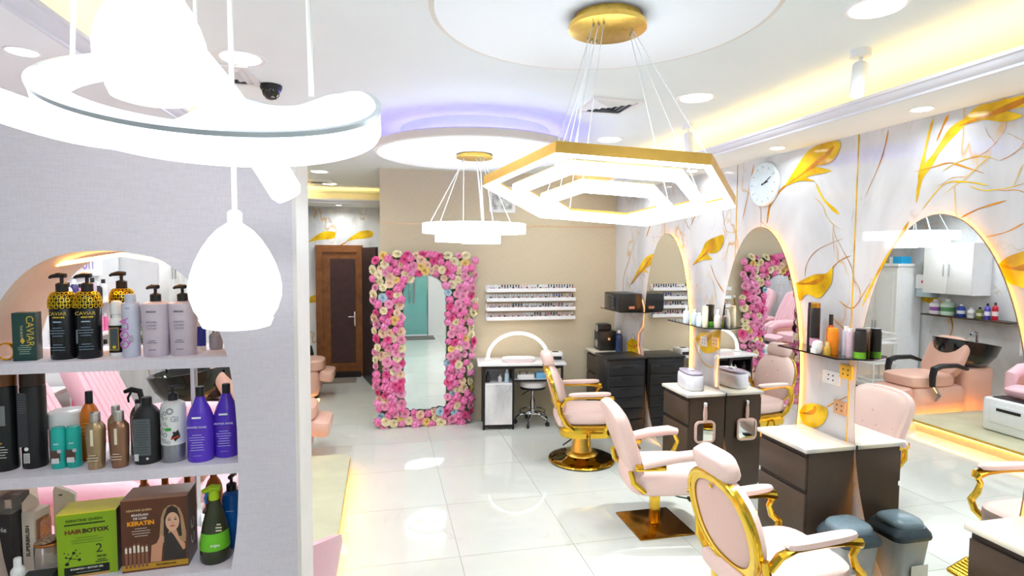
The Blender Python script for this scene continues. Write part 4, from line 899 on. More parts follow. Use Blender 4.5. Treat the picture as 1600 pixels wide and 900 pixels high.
t = thing('brush_box', 'ivory brush box with an orange hairbrush in its window', 'box', (-1.078, 2.05, Z3), -14, G3)
MB().box(-.020, .020, -.03, .03, 0, .185).build('carton', bxw, t, False); MB().slab([(-.03, 0), (.03, 0), (.03, .02), (.0, .05), (-.03, .03)], .002, 0, T((-.018, 0, .185)) @ FACE_PX).build('hang_tab', bxw, t, False)
text('SUPERBRUSH', .017, ink((30, 30, 30)), t, yface(-.0305) @ T((-.002, .095, 0)) @ RZ(90), bold=.0006); flat('window', [(-.024, .03), (.024, .03), (.024, .16), (-.024, .16)], ink((190, 150, 120)), t, T((.0204, 0, 0)) @ FACE_PX)
br = MB(); br.sup(.006, .018, .045, 1, 1, T((.026, 0, .115))); br.tube([(.026, 0, .03), (.026, 0, .08)], .006); br.build('hairbrush', plas((236, 140, 40)), t)
MB().box(.030, .0315, -.02, .02, .075, .155).build('bristle_pad', mat('copper_bristles', (206, 140, 110), .4, .3, .3, 200), t, False); text('SUPER', .012, ink((40, 40, 40)), t, T((.0207, .0265, .13)) @ FACE_PX @ RZ(-90))
t = thing('brush_pack', 'round detangling brush in a clear dome pack', 'brush', (-1.017, 1.99, Z3), 0, G3)
MB().lathe([(.038, 0), (.040, .006), (.040, .012)], 28, sy=.75).build('tray', 'white', t); MB().lathe([(.037, .012), (.038, .09), (.036, .095)], 28, sy=.75).build('clear_cover', mat('clear_plastic', (236, 234, 232), .1, 0, .02, 20, trans=.85), t)
bb = MB(); bb.sup(.036, .028, .010, 1, 1, T((0, 0, .108)) @ RY(-12)); bb.build('brush_back', mat('leopard_print', (150, 122, 100), .4, 0, .75, 130), t); MB().lathe([(.036, .094), (.038, .098), (.036, .102)], 28, sy=.75).build('copper_rim', mat('copper_cap', (196, 120, 62), .3, .6), t)
t = thing('hang_card', 'ivory packaging card with a punched corner behind the brush pack', 'package', (-1.028, 2.12, Z3), 10, G3); MB().slab([(-.028, 0), (.03, 0), (.03, .20), (.012, .215), (-.024, .235), (-.028, .22)], .02, 0, T((0, 0, 0)) @ FACE_Y).build('card', bxw, t, False)
flat('punch_hole', superell(.006, .003, 2, 12, -.008, .205), ink((120, 96, 80)), t, FACE_Y, .0205)
t = thing('accessory_pack', 'dark accessory pack in clear film at the left edge of the lowest shelf', 'package', (-1.140, 2.03, Z3), -6, G3); MB().box(-.032, .032, -.04, .03, 0, .20).build('carton', plas((44, 42, 46)), t, False); MB().box(-.036, .038, -.042, .034, .20, .245).build('clear_film', mat('clear_plastic', (236, 234, 232), .1, 0, .02, 20, trans=.85), t, False); text('style', .022, ink((225, 225, 228)), t, yface(-.0405) @ T((0, .15, 0)) @ RZ(0))
t = bottle('lotion_bottle', 'small white bottle with blue stripes at the shelf front', 'bottle', (-1.070, 1.935, Z3), .036, .085, 'white', 'round', ('white', .3, .55), G3)
for k in range(3): flat('blue_stripe', [(-.013, .014 + .008 * k), (.013, .020 + .008 * k), (.013, .0235 + .008 * k), (-.013, .0175 + .008 * k)], ink((60, 110, 210)), t, yface(-.0188))
t = thing('booklet', 'dark green booklet with pale flowers lying before the brush', 'booklet', (-1.012, 1.94, Z3), 3, G3); MB().box(-.042, .035, -.03, .02, 0, .03, RX(0)).build('cover', plas((38, 50, 52)), t, False)
for x, z in ((-.02, .018), (.018, .02)):
    for q in range(5): flat('flower_print', circle(.0035, 8, x + .005 * math.cos(1.257 * q), z + .005 * math.sin(1.257 * q)), ink((206, 200, 150)), t, yface(-.0303))

# ================================================================ CHAIRS (local +X is forward)
def oval(w, h, n=40, e=2.3): return superell(w / 2, h / 2, e, n)
def back_frame4(x, z, tilt):
    """frame at the middle of a chair back: local x -> chair +Y.., local y -> up along the back, local z -> backwards"""
    return T((x, 0, z)) @ RY(-tilt) @ Matrix(((0, 0, -1, 0), (1, 0, 0, 0), (0, 1, 0, 0), (0, 0, 0, 1)))
def dome(mb, out, h, M4, rings=5):
    n = len(out); vs = []; fs = []
    cx = sum(p[0] for p in out) / n; cy = sum(p[1] for p in out) / n
    for k in range(rings):
        t_ = k / rings; s_ = math.cos(t_ * PI / 2); z = h * math.sin(t_ * PI / 2)
        vs += [(cx + (x - cx) * s_, cy + (y - cy) * s_, z) for x, y in out]
    vs.append((cx, cy, h))
    for k in range(rings - 1):
        for i in range(n):
            j = (i + 1) % n; fs.append((k * n + i, k * n + j, (k + 1) * n + j, (k + 1) * n + i))
    for i in range(n): fs.append(((rings - 1) * n + i, (rings - 1) * n + (i + 1) % n, len(vs) - 1))
    return mb.add(vs, fs, M4)
def barber_chair(label, loc, rz, head_tilt=0):
    t = thing('barber_chair', label, 'chair', loc, rz, 'blush and gold barber chairs')
    MB().lathe([(.30, 0), (.315, .006), (.318, .018), (.305, .030), (.26, .040), (.20, .048), (.15, .062), (.115, .085), (.10, .10)], 48).build('base', mat('dark_gold_base', (150, 112, 30), .08, 1.0, .05, 6), t)
    MB().lathe([(.318, .008), (.325, .014), (.318, .024)], 48, cap=False).build('base_rim', 'gold', t)
    MB().lathe([(.15, .056), (.155, .066), (.14, .085), (.105, .10), (.085, .20), (.07, .30), (.075, .33)], 32).build('column', 'brass', t)
    # gold seat tub
    tub = MB(); tub.slab(rrect(.52, .52, .13, 6), .125, .018, T((.025, 0, .285))); sf = tub.build('seat_frame', 'gold', t)
    c = MB(); c.sup(.275, .245, .075, .45, .45, T((.035, 0, .468)), 28, 12); c.build('seat', 'pink', t)
    dm_ = MB(); dm_.sup(.05, .25, .06, .8, .5, T((-.215, 0, .43)), 20, 10); dm_.build('rear_bolster', 'pink', t)
    # back: golden oval, upholstered both sides
    F = back_frame4(-.285, .715, 16); ov = oval(.50, .54)
    bf = MB(); bf.ringslab(ov, inset(ov, .055), .030, F @ T((0, 0, -.005))); 
    b_ = bf.build('back_frame', 'gold', t)
    MB().tube([tuple(F @ Vector((x, y, .018))) for x, y in inset(ov, .012)], .014, 8, closed=True).build('frame_bead', 'gold', b_)
    pn = MB(); dome(pn, inset(ov, .050), .022, F @ T((0, 0, .012))); pn.build('back_panel', 'pink_back', t)
    cu = MB(); dome(cu, inset(ov, .004), -.095, F @ T((0, 0, -.008)), 7); cu.build('backrest', 'pink', t)
    MB().lathe([(.011, .03), (.011, .038), (.006, .04)], 12, F @ T((0, .20, 0))).build('bolt', 'brass', b_)
    # headrest
    hd = T((-.345, 0, 1.005)) @ RY(-16 - head_tilt)
    MB().sup(.055, .135, .075, .55, .5, hd, 20, 10).build('headrest', 'pink', t)
    MB().tube([tuple(F @ Vector((0, .20, -.0))), (-.355, 0, .96)], .016, 8).build('headrest_post', 'gold', t)
    for s_ in (-1, 1):
        y = s_ * .275
        arm = MB(); arm.tube([(-.235, y * .93, .60), (-.20, y, .665), (-.12, y, .688), (.05, y, .690), (.17, y, .684), (.235, y, .672), (.25, y, .650)], [.019, .021, .019, .018, .020, .026, .014], 8, flat=1.3).build('arm_rail', 'gold', t)
        pd = MB(); pd.sup(.20, .034, .020, .5, .6, T((.025, y, .712)) @ RY(-1.5), 20, 8); pd.build('arm_pad', 'pink', t)
        sp = MB(); sp.tube([(.235, y, .66), (.205, y, .615), (.225, y, .56), (.27, y * .99, .52), (.255, y * .96, .46), (.20, y * .93, .41), (.17, y * .9, .37)], [.018, .016, .020, .021, .020, .022, .024], 8).build('arm_scroll', 'gold', t)
        MB().tube([(-.26, y * .93, .64), (-.245, y * .95, .53), (-.19, y * .94, .43), (-.12, y * .9, .37)], [.020, .024, .026, .024], 8, flat=.8).build('rear_bracket', 'gold', t)
    MB().tube([(.0, -.24, .36), (.02, -.30, .34), (.015, -.31, .24)], [.012, .012, .010], 8).build('recline_lever', 'gold', t)
    MB().tube([(-.07, -.10, .30), (-.14, -.19, .26), (-.22, -.27, .24)], .007, 6).build('pump_lever', 'blackplas', t)
    for s_ in (-1, 1): MB().tube([(.24, s_ * .12, .37), (.36, s_ * .12, .30), (.43, s_ * .12, .20)], .014, 8).build('footrest_arm', 'gold', t)
    fp = T((.47, 0, .19)) @ RY(24); f_ = MB().rbox(-.085, .085, -.17, .17, -.010, .008, .02, fp).build('footrest', 'gold', t)
    for k in range(7): MB().box(-.075 + .022 * k, -.064 + .022 * k, -.155, .155, .008, .012, fp).build('tread', 'gold', f_, False)
    # tufting buttons on the front cushion
    for bx, by in ((-.10, .08), (.10, .08), (0, .0), (-.10, -.08), (.10, -.08), (0, .16), (0, -.16)):
        k = max(0.0, 1 - (bx / .24) ** 2 - (by / .26) ** 2) ** .5
        MB().sup(.010, .010, .006, 1, 1, F @ T((bx, by, -.012 - .095 * k)), 10, 6).build('tuft_button', 'pink_back', t)
    return t
barber_chair('blush barber chair with a round gold base before the far mirror', (1.885, 5.19, 0), -10)
barber_chair('blush barber chair seen from behind with an oval gold framed back', (1.90, 2.42, 0), 3, 6)

# middle chair: square plate, padded arms, no headrest
t = thing('styling_chair', 'blush padded styling chair on a square bronze gold base plate', 'chair', (1.965, 3.81, 0), -8)
MB().rbox(-.215, .215, -.222, .222, 0, .010, .012, RZ(8)).build('base_plate', 'bronze_plate', t)
MB().rbox(-.035, .035, -.030, .030, .010, .30, .012).build('column', 'gold', t); MB().rbox(-.06, .05, -.045, .045, .235, .31, .015).build('column_head', 'gold', t)
MB().sup(.285, .26, .095, .40, .45, T((.04, 0, .39)), 28, 12).build('seat', 'pink', t)
F = back_frame4(-.275, .665, 20)
prof = [(-.185, -.28), (.185, -.28), (.225, -.22), (.255, 0), (.262, .14), (.235, .22), (.15, .268), (0, .282), (-.15, .268), (-.235, .22), (-.262, .14), (-.255, 0), (-.225, -.22)]
bo = smooth_path(prof + [prof[0]], 4)[:-1]
bk = MB(); bk.slab(bo, .085, .03, F @ T((0, 0, -.055))); bk.build('backrest', 'pink', t)
dd = MB(); dome(dd, inset(bo, .03), -.035, F @ T((0, 0, -.053))); dd.build('back_cushion', 'pink', t)
for r_ in range(4):
    for c_ in range(4 if r_ % 2 else 3):
        bx = (c_ - (1.5 if r_ % 2 else 1)) * .12; by = -.16 + .11 * r_; k = math.cos(min(1, ((bx / .25) ** 2 + (by / .28) ** 2) ** .5) * PI / 2)
        MB().sup(.011, .011, .006, 1, 1, F @ T((bx, by, -.054 - .034 * max(k, 0))), 10, 6).build('tuft_button', 'pink_back', t)
for s_ in (-1, 1):
    y = s_ * .285
    pd = MB(); pd.tube([(-.19, y, .555), (-.10, y, .575), (.05, y, .605), (.20, y, .618), (.27, y, .605)], [.030, .034, .038, .038, .026], 12, flat=1.1); pd.build('arm_pad', 'pink', t)
    ab = MB(); ab.rbox(-.24, -.02, y - .016, y + .016, .515, .56, .012, T((0, 0, 0))); ab.build('arm_bracket', 'gold', t)
    MB().tube([(.25, y, .59), (.275, y, .53), (.245, y * .99, .46), (.20, y * .93, .40), (.15, y * .88, .35)], [.016, .017, .018, .020, .018], 8).build('arm_scroll', 'gold', t)
    MB().tube([(-.26, y * .86, .50), (-.24, y * .9, .42), (-.16, y * .9, .35)], [.020, .022, .018], 8).build('rear_bracket', 'gold', t)
    MB().tube([(.12, s_ * .07, .27), (.26, s_ * .09, .25), (.40, s_ * .10, .22)], .008, 6).build('footrest_arm', 'gold', t)
MB().tube([(.40, -.16, .22), (.41, 0, .215), (.40, .16, .22)], .014, 8).build('footrest', 'gold', t)
pl = MB(); pl.tube([(.05, -.03, .26), (.14, -.10, .245), (.20, -.15, .25)], .006, 6); pl.rbox(.19, .28, -.19, -.13, .24, .262, .01); pl.build('pump_pedal', 'blackplas', t)

# wash basin units (peach) beyond the platform
def wash_unit(label, loc, rz=0):
    t = thing('shampoo_chair', label, 'shampoo chair', loc, rz, 'peach shampoo chairs with black basins')
    b = MB(); b.rbox(-.36, .42, -.28, .28, .03, .40, .12); b.build('body', 'peach', t)
    MB().rbox(-.32, .38, -.25, .25, 0, .03, .1).build('plinth', 'blackplas', t)
    MB().sup(.36, .26, .085, .4, .45, T((.12, 0, .46)), 28, 10).build('seat', 'peach', t)
    F = back_frame4(-.30, .72, 26); ov = rrect(.50, .56, .16, 6); k = MB(); k.slab(ov, .11, .03, F @ T((0, 0, -.06))); k.build('backrest', 'peach', t)
    MB().sup(.06, .12, .15, .6, .6, T((-.33, 0, .76)) @ RY(-26), 20, 10).build('neck_cushion', 'peach', t)
    MB().rbox(-.88, -.40, -.20, .20, 0, .60, .08).build('pedestal', 'peach', t)
    bs = MB(); bs.lathe([(.14, .58), (.26, .66), (.33, .78), (.36, .90), (.365, .92), (.345, .925), (.315, .90), (.26, .79), (.12, .72), (.02, .715)], 40, T((-.48, 0, 0)) @ RY(-9), sx=1.12, sy=.92); bs.build('basin', 'black_gloss', t)
    MB().tube([(-.90, .08, .86), (-.90, .08, 1.0), (-.82, .06, 1.03), (-.74, .04, .99)], .013, 8).build('tap', 'chrome', t)
    for s_ in (-1, 1):
        y = s_ * .315; a = MB(); a.tube([(-.26, y, .62), (-.10, y, .67), (.14, y, .67), (.24, y, .64), (.26, y, .55), (.255, y, .42)], [.022, .03, .032, .034, .03, .026], 8, flat=1.4); a.build('armrest', 'blackplas', t)
        MB().tube([(.25, y, .45), (.14, y, .30), (.20, y, .24)], [.022, .018, .016], 8).build('arm_bracket', 'chrome', t)
    MB().rbox(.36, .56, -.23, .23, .30, .45, .06, RY(8)).build('leg_rest', 'peach', t)
    MB().tube([(-.35, -.26, .012), (.42, -.26, .012)], .006, 6).build('led_tape', 'warm', t)
    return t
wash_unit('peach shampoo chair with black basin nearest the platform', (-1.12, 5.88, 0))
wash_unit('peach shampoo chair with black basin near the corridor door', (-1.28, 8.35, 0))

# pedicure chairs (pink, ribbed) on the platform
def pedicure(label, loc, rz=0):
    t = thing('pedicure_chair', label, 'pedicure chair', loc, rz, 'pink ribbed pedicure chairs')
    MB().rbox(-.55, .30, -.34, .34, 0, .36, .08).build('body', 'peach', t)
    MB().sup(.34, .28, .09, .4, .45, T((-.12, 0, .44)), 28, 10).build('seat', 'rose', t)
    F = back_frame4(-.55, .82, 24); ov = smooth_path([(-.20, -.40), (.20, -.40), (.26, -.1), (.25, .2), (.19, .36), (0, .42), (-.19, .36), (-.25, .2), (-.26, -.1), (-.20, -.40)], 4)[:-1]
    k = MB(); k.slab(ov, .12, .035, F @ T((0, 0, -.07))); b = k.build('backrest', 'rose', t)
    for q in range(7):
        x = -.18 + .06 * q; hh = .36 - .9 * (x * x); k = MB(); k.sup(.026, hh, .018, .6, .5, F @ T((x, 0, -.070)), 14, 8); k.build('back_rib', 'rose', b)
    for s_ in (-1, 1):
        k = MB(); k.tube([(-.52, s_ * .32, .62), (-.25, s_ * .34, .64), (.10, s_ * .34, .62), (.22, s_ * .335, .56), (.25, s_ * .33, .40)], [.05, .06, .065, .065, .05], 12); k.build('armrest', 'rose', t)
        k = MB(); k.rbox(-.50, .22, s_ * .345 - .035, s_ * .345 + .035, .02, .60, .03); k.build('side_panel', 'peach', t)
    tb = MB(); tb.rbox(.32, .70, -.30, .30, 0, .36, .06); tub = tb.build('foot_tub', 'white_gloss', t)
    MB().rbox(.38, .65, -.24, .24, .345, .366, .05).build('tub_basin', 'black_frame', tub); MB().rbox(.695, .712, -.20, .20, .10, .30, .02).build('tub_drawer', 'white_gloss', tub)
    MB().rbox(.712, .722, -.12, .12, .24, .27, .005).build('drawer_grip', 'black_frame', tub)
    MB().sup(.10, .22, .05, .5, .5, T((.44, 0, .44)) @ RY(14), 20, 8).build('foot_rest', 'rose', t)
    return t
pedicure('pink ribbed pedicure chair at the far end of the platform', (-1.42, 4.58, .13))
pedicure('pink ribbed pedicure chair in the middle of the platform', (-1.42, 3.76, .13))
pedicure('pink ribbed pedicure chair right behind the shelf partition', (-1.42, 2.94, .13))
t = thing('lamp_stand', 'slim chrome pole standing between the pedicure chairs', 'stand', (-1.0, 3.35, .13)); MB().tube([(0, 0, 0), (0, 0, 1.25)], .018, 10).build('pole', 'chrome', t); MB().lathe([(.14, 0), (.14, .012), (.02, .03)], 24).build('foot', 'chrome', t)
# furnishings of the wash wall, seen through the niche and in the near mirror
t = thing('wall_cabinet', 'white wall cabinet with two doors above the wash basin shelf', 'cabinet', (XL, 6.50, 1.48)); MB().box(0, .32, -.36, .36, 0, .72).build('carcass', 'white_gloss', t, False)
for s_ in (-1, 1):
    d = MB().rbox(.32, .338, min(0, s_ * .36) + .003, max(0, s_ * .36) - .003, .003, .717, .003).build('door', 'white_gloss', t); MB().tube([(.35, s_ * .04, .25), (.35, s_ * .04, .42)], .006, 6).build('handle', 'chrome', d)
t = thing('tall_cabinet', 'tall white panelled cabinet against the wash wall', 'cabinet', (XL + .02, 7.53, 0)); MB().box(0, .45, -.38, .38, 0, 1.86).build('carcass', 'white', t, False); MB().box(-.0, .48, -.40, .40, 1.86, 1.90).build('top', 'white', t, False)
for s_ in (-1, 1):
    d = MB().box(.45, .465, min(0, s_ * .38) + .003, max(0, s_ * .38) - .003, .05, 1.84).build('door', 'white', t, False); MB().box(.465, .468, min(s_ * .06, s_ * .32), max(s_ * .06, s_ * .32), .12, 1.76).build('door_field', 'white_gloss', d, False); MB().tube([(.48, s_ * .03, .8), (.48, s_ * .03, 1.0)], .006, 6).build('handle', 'chrome', d)
side = MB().box(.05, .40, -.39, -.381, .15, 1.7).build('side_field', 'white_gloss', t, False)
t = thing('tissue_carton', 'bright blue carton on top of the tall white cabinet', 'box', (XL + .25, 7.30, 1.90)); MB().rbox(-.09, .09, -.08, .08, 0, .11, .004).build('carton', plas((40, 170, 226)), t)
MB().rbox(-.06, .06, .09, .17, 0, .10, .004).build('white_pack', 'white', t)
t = thing('towel_dispenser', 'white towel dispenser on the wash wall', 'dispenser', (XL, 7.00, 1.40)); MB().rbox(0, .18, -.13, .13, .12, .34, .03).build('cover', 'white', t); MB().rbox(0, .17, -.125, .125, 0, .12, .03).build('tray', mat('smoky_plastic', (186, 206, 214), .2), t); flat('red_mark', circle(.025, 12, 0, .23), ink((200, 60, 90)), t, T((.181, 0, 0)) @ FACE_PX)
t = thing('wash_shelf', 'dark shelf with jugs below the white wall cabinet', 'shelf', (XL, 6.35, 1.16)); MB().box(0, .22, -.62, .62, -.02, 0).build('board', 'brown', t, False)
for k, (yy, w_, h_, col, lb) in enumerate(((6.82, .16, .22, (236, 226, 234), 'white jug with a violet label on the wash shelf'), (6.64, .17, .24, (196, 220, 204), 'pale green jug on the wash shelf'), (6.44, .10, .18, (40, 70, 170), 'royal blue jar on the wash shelf'), (6.30, .09, .14, (236, 238, 236), 'small white jar on the wash shelf'), (6.18, .08, .16, (120, 130, 60), 'olive bottle on the wash shelf'), (6.08, .07, .22, (90, 80, 180), 'violet slim bottle on the wash shelf'), (5.98, .07, .24, (190, 30, 50), 'red slim bottle on the wash shelf'))):
    bottle('wash_bottle', lb, 'bottle', (XL + .12, yy, 1.16), w_, h_, plas(col), 'round', ('white' if k < 4 else 'black', .16, .4), 'bottles on the wash shelf', band=(.3, .6, ink(((150, 90, 170), (80, 140, 90), (230, 230, 240), (200, 200, 200), (220, 210, 180), (220, 220, 240), (240, 220, 220))[k])))
t = thing('shop_sign', 'white board with violet lettering high on the wash wall', 'sign', (XL, 5.30, 1.80)); MB().box(0, .03, -.42, .42, 0, .24).build('board', 'white_gloss', t, False); text('dikson', .20, ink((160, 130, 214)), t, T((.031, 0, .12)) @ FACE_PX)
t = thing('display_rack', 'white product rack under the violet lettered board', 'rack', (XL, 5.20, .75)); MB().box(0, .02, -.40, .40, 0, 1.0).build('back', 'white', t, False)
for k in range(4): MB().box(.02, .18, -.40, .40, .02 + .27 * k, .04 + .27 * k).build('rack_shelf', 'white', t, False)
for s_ in (-1, 1): MB().box(0, .18, s_ * .40 - .012, s_ * .40 + .012, 0, 1.0).build('upright', 'white', t, False)
cs = ((236, 150, 186), (70, 62, 120), (240, 240, 240), (40, 38, 44), (206, 190, 214), (226, 110, 160))
for k in range(4):
    for q in range(8):
        lb = ('%s small bottle from the left, %s, on the %s shelf of the white product rack' % (_ORD[7 - q], ('pink', 'indigo', 'white', 'black', 'lilac', 'magenta')[(k * 3 + q * 5) % 6], ('lowest', 'second', 'third', 'top')[k]))
        bottle('display_bottle', lb, 'bottle', (XL + .11, 4.87 + .095 * q, .75 + .04 + .27 * k), .06, .15 + .02 * ((q + k) % 3), plas(cs[(k * 3 + q * 5) % 6]), 'round', (('black', 'white')[(q + k) % 2], .2, .5), 'bottles in the white product rack, shelf %d' % (k + 1))
# white service trolley
t = thing('service_trolley', 'white three tier trolley beside the wash basins', 'trolley', (-1.55, 7.05, 0))
for sx_ in (-1, 1):
    for sy_ in (-1, 1): MB().tube([(sx_ * .20, sy_ * .15, .06), (sx_ * .20, sy_ * .15, .86)], .014, 8).build('post', 'white', t); MB().sup(.03, .012, .03, 1, 1, T((sx_ * .20, sy_ * .15, .03)), 12, 8).build('caster', 'blackplas', t)
for z in (.12, .42, .72): 
    MB().rbox(-.22, .22, -.16, .16, z, z + .015, .02).build('tray', 'white', t); MB().tube([(-.20, -.15, z + .07), (.20, -.15, z + .07), (.20, .15, z + .07), (-.20, .15, z + .07)], .009, 6, closed=True).build('tray_rail', 'white', t)
MB().tube([(.20, -.15, .86), (.20, .15, .86)], .014, 8).build('push_bar', 'white', t); MB().tube([(-.20, -.15, .86), (-.20, .15, .86)], .014, 8).build('push_bar', 'white', t)
t = thing('jar_bucket', 'white bucket with a lilac lid on the far pedicure ledge', 'bucket', (XL + .11, 4.30, 1.02)); MB().lathe([(.08, 0), (.095, .16), (.095, .18)], 24).build('bucket', 'white', t); MB().lathe([(.08, .18), (.08, .28), (.07, .30)], 24).build('lid_stack', plas((196, 192, 204)), t)
MB().box(-.11, .10, -.45, .45, -.03, 0).build('ledge', 'white', t, False)

# pink shell chair behind the partition end
t = thing('shell_chair', 'pink shell armchair peeking out behind the partition end', 'chair', (-.47, 2.60, .13), 115)
MB().lathe([(.20, 0), (.205, .01), (.19, .02), (.03, .03)], 28).build('foot_plate', 'gold', t); MB().tube([(0, 0, .03), (0, 0, .32)], .03, 12).build('column', 'gold', t)
MB().sup(.24, .24, .08, .5, .7, T((.02, 0, .38)), 24, 10).build('seat', 'rose', t)
n_ = 25; vs = []; fs = []
for i in range(n_):
    a = math.radians(70 + 220 * i / (n_ - 1)); k = abs(i - (n_ - 1) / 2) / ((n_ - 1) / 2); top = .68 - .22 * k ** 2.2
    for r_, z in ((.24, .32), (.285, top - .03), (.28, top), (.25, top), (.235, top - .03), (.20, .34)): vs.append((r_ * math.cos(a), r_ * math.sin(a), z))
for i in range(n_ - 1):
    for q in range(6): fs.append((i * 6 + q, i * 6 + (q + 1) % 6, (i + 1) * 6 + (q + 1) % 6, (i + 1) * 6 + q))
fs += [tuple(range(6)), tuple(range((n_ - 1) * 6 + 5, (n_ - 1) * 6 - 1, -1))]
MB().add(vs, fs).build('shell', 'rose', t)

# ================================================================ FLOWER MIRROR
fm = thing('flower_mirror', 'standing mirror framed in pink and cream artificial flowers', 'mirror', (.47, 6.60, 0))
outer = rrect(1.03, 1.95, .10, 6); outer = [(x, y + 1.005) for x, y in outer]
bd = MB(); bd.slab(outer, .09, 0, T((0, .13, 0)) @ FACE_Y); bd.build('backing_board', mat('moss_green', (86, 110, 62), .9, 0, .3, 60), fm, False)
arch = [(-.235, .20), (.235, .20), (.235, 1.52)] + [(.235 * math.cos(a), 1.52 + .235 * math.sin(a)) for a in [PI * k / 16 for k in range(1, 16)]] + [(-.235, 1.52)]
Fm = T((0, .035, 0)) @ FACE_Y
MB().slab(inset(arch, -.015), .014, 0, Fm).build('mirror_rim', 'chrome', fm, False)
MB().add([tuple(Fm @ Vector((x, y, .0146))) for x, y in arch], [tuple(range(len(arch)))]).build('mirror_face', 'mirror', fm, False)
def flower_mesh(kind, col, core):
    mb = MB(); rnd = random.Random(kind * 7 + int(col[0]))
    if kind == 0:       # rose: nested cupped petals
        for ring, (n_, r_, h_, tl) in enumerate(((7, 1.05, .22, 28), (6, .84, .46, 52), (5, .60, .64, 70), (4, .38, .76, 82), (3, .2, .82, 85))):
            for k in range(n_):
                a = 360 * (k + .5 * ring) / n_ + rnd.uniform(-8, 8); w_ = r_ * 1.15 * (PI / n_) * 1.6
                vs = [(.12 * r_, -w_ * .35, .15), (.12 * r_, w_ * .35, .15), (r_ * .75, w_ * .55, h_ * .75), (r_ * .75, -w_ * .55, h_ * .75), (r_, w_ * .3, h_ * .9), (r_, -w_ * .3, h_ * .9)]
                mb.add(vs, [(0, 1, 2, 3), (3, 2, 4, 5)], RZ(a))
    else:               # hydrangea head: a cluster of small four-petalled florets
        for k in range(13):
            ph = math.acos(1 - 1.0 * (k + .5) / 13); th = 2.399 * k; d = Vector((math.sin(ph) * math.cos(th), math.sin(ph) * math.sin(th), math.cos(ph)))
            R4 = d.to_track_quat('Z', 'Y').to_matrix().to_4x4(); c = T(d * .75 + Vector((0, 0, .1))) @ R4 @ RZ(rnd.uniform(0, 90))
            for q in range(4):
                mb.add([(0, 0, 0), (.20, -.16, .05), (.36, 0, .10), (.20, .16, .05)], [(0, 1, 2, 3)], c @ RZ(90 * q))
        mb.sup(.72, .72, .6, 1, 1, T((0, 0, .08)), 10, 6)
    me = bpy.data.meshes.new('flower'); me.from_pydata(mb.v, [], mb.f); me.update()
    me.materials.append(mat('petal_%d_%d_%d' % col, col, .6, 0, .14, 40)); return me
cols = [((246, 134, 188), .27, 1), ((236, 98, 160), .11, 0), ((250, 172, 204), .15, 0), ((252, 236, 200), .17, 0), ((250, 214, 190), .11, 0), ((190, 218, 232), .07, 0), ((248, 216, 138), .05, 0), ((252, 158, 206), .07, 1)]
meshes = [flower_mesh(k, c, None) for c, _, k in cols]
pts = []; rnd = random.Random(11)
def in_frame(x, z):
    if abs(x) > .545 or z < .02 or z > 2.0: return False
    ex, ez = abs(x) - .475, abs(z - 1.005) - .925
    if ex > 0 and ez > 0 and (ex * ex + ez * ez) ** .5 > .07: return False
    if z < 1.52: return not (abs(x) < .262 and z > .175)
    return (x * x + (z - 1.52) ** 2) ** .5 > .262
tries = 0
while len(pts) < 282 and tries < 60000:
    tries += 1; x, z = rnd.uniform(-.55, .55), rnd.uniform(.02, 2.0)
    if in_frame(x, z) and all((x - a) ** 2 + (z - b) ** 2 > .062 ** 2 for a, b in pts): pts.append((x, z))
for (x, z) in pts:
    u_ = rnd.random(); acc = 0
    for k, (_, p_, kd) in enumerate(cols):
        acc += p_
        if u_ <= acc: break
    o = bpy.data.objects.new('flower', meshes[k]); COL.objects.link(o); o.parent = fm
    r_ = (.056 if cols[k][2] else .049) * rnd.uniform(.85, 1.2); ex = max(0, abs(x) - .46) / .09
    d = Vector((math.copysign(ex * 1.3, x) + rnd.uniform(-.3, .3), -1, rnd.uniform(-.3, .3) + (max(0, z - 1.9) * 8 if z > 1.9 else 0))).normalized()
    o.matrix_local = T(((x + (math.copysign(.02 * ex, x))) * ((.95 + .055 * z) if abs(x) > .36 else 1.0), .035 - .012 - rnd.uniform(0, .03) + ex * .02, z)) @ d.to_track_quat('Z', 'Y').to_matrix().to_4x4() @ Matrix.Scale(r_, 4)
lv = MB()
for k in range(420):
    while True:
        x, z = rnd.uniform(-.56, .56), rnd.uniform(.02, 2.01)
        if in_frame(x * .97, z): break
    d = Vector((rnd.uniform(-1, 1), -.6, rnd.uniform(-1, 1))).normalized(); R4 = T((x, .03 - rnd.uniform(0, .02), z)) @ d.to_track_quat('Y', 'Z').to_matrix().to_4x4()
    l_ = rnd.uniform(.03, .06); lv.add([(0, 0, 0), (l_ * .3, l_ * .5, .004), (0, l_, .0), (-l_ * .3, l_ * .5, .004)], [(0, 1, 2, 3)], R4)
o = lv.build('foliage', mat('leaf_green', (76, 120, 60), .6, 0, .3, 30), fm, False); o['kind'] = 'stuff'
t = thing('wall_hook', 'small brass hook with a white tip beside the flower mirror', 'hook', (1.10, YB, 1.32)); MB().tube([(0, -.005, .12), (0, -.03, .06), (0, -.02, -.02), (-.03, -.04, -.04)], .008, 6).build('hook', 'brass', t); MB().sup(.018, .018, .022, 1, 1, T((0, -.01, .14)), 12, 8).build('tip', 'white', t)

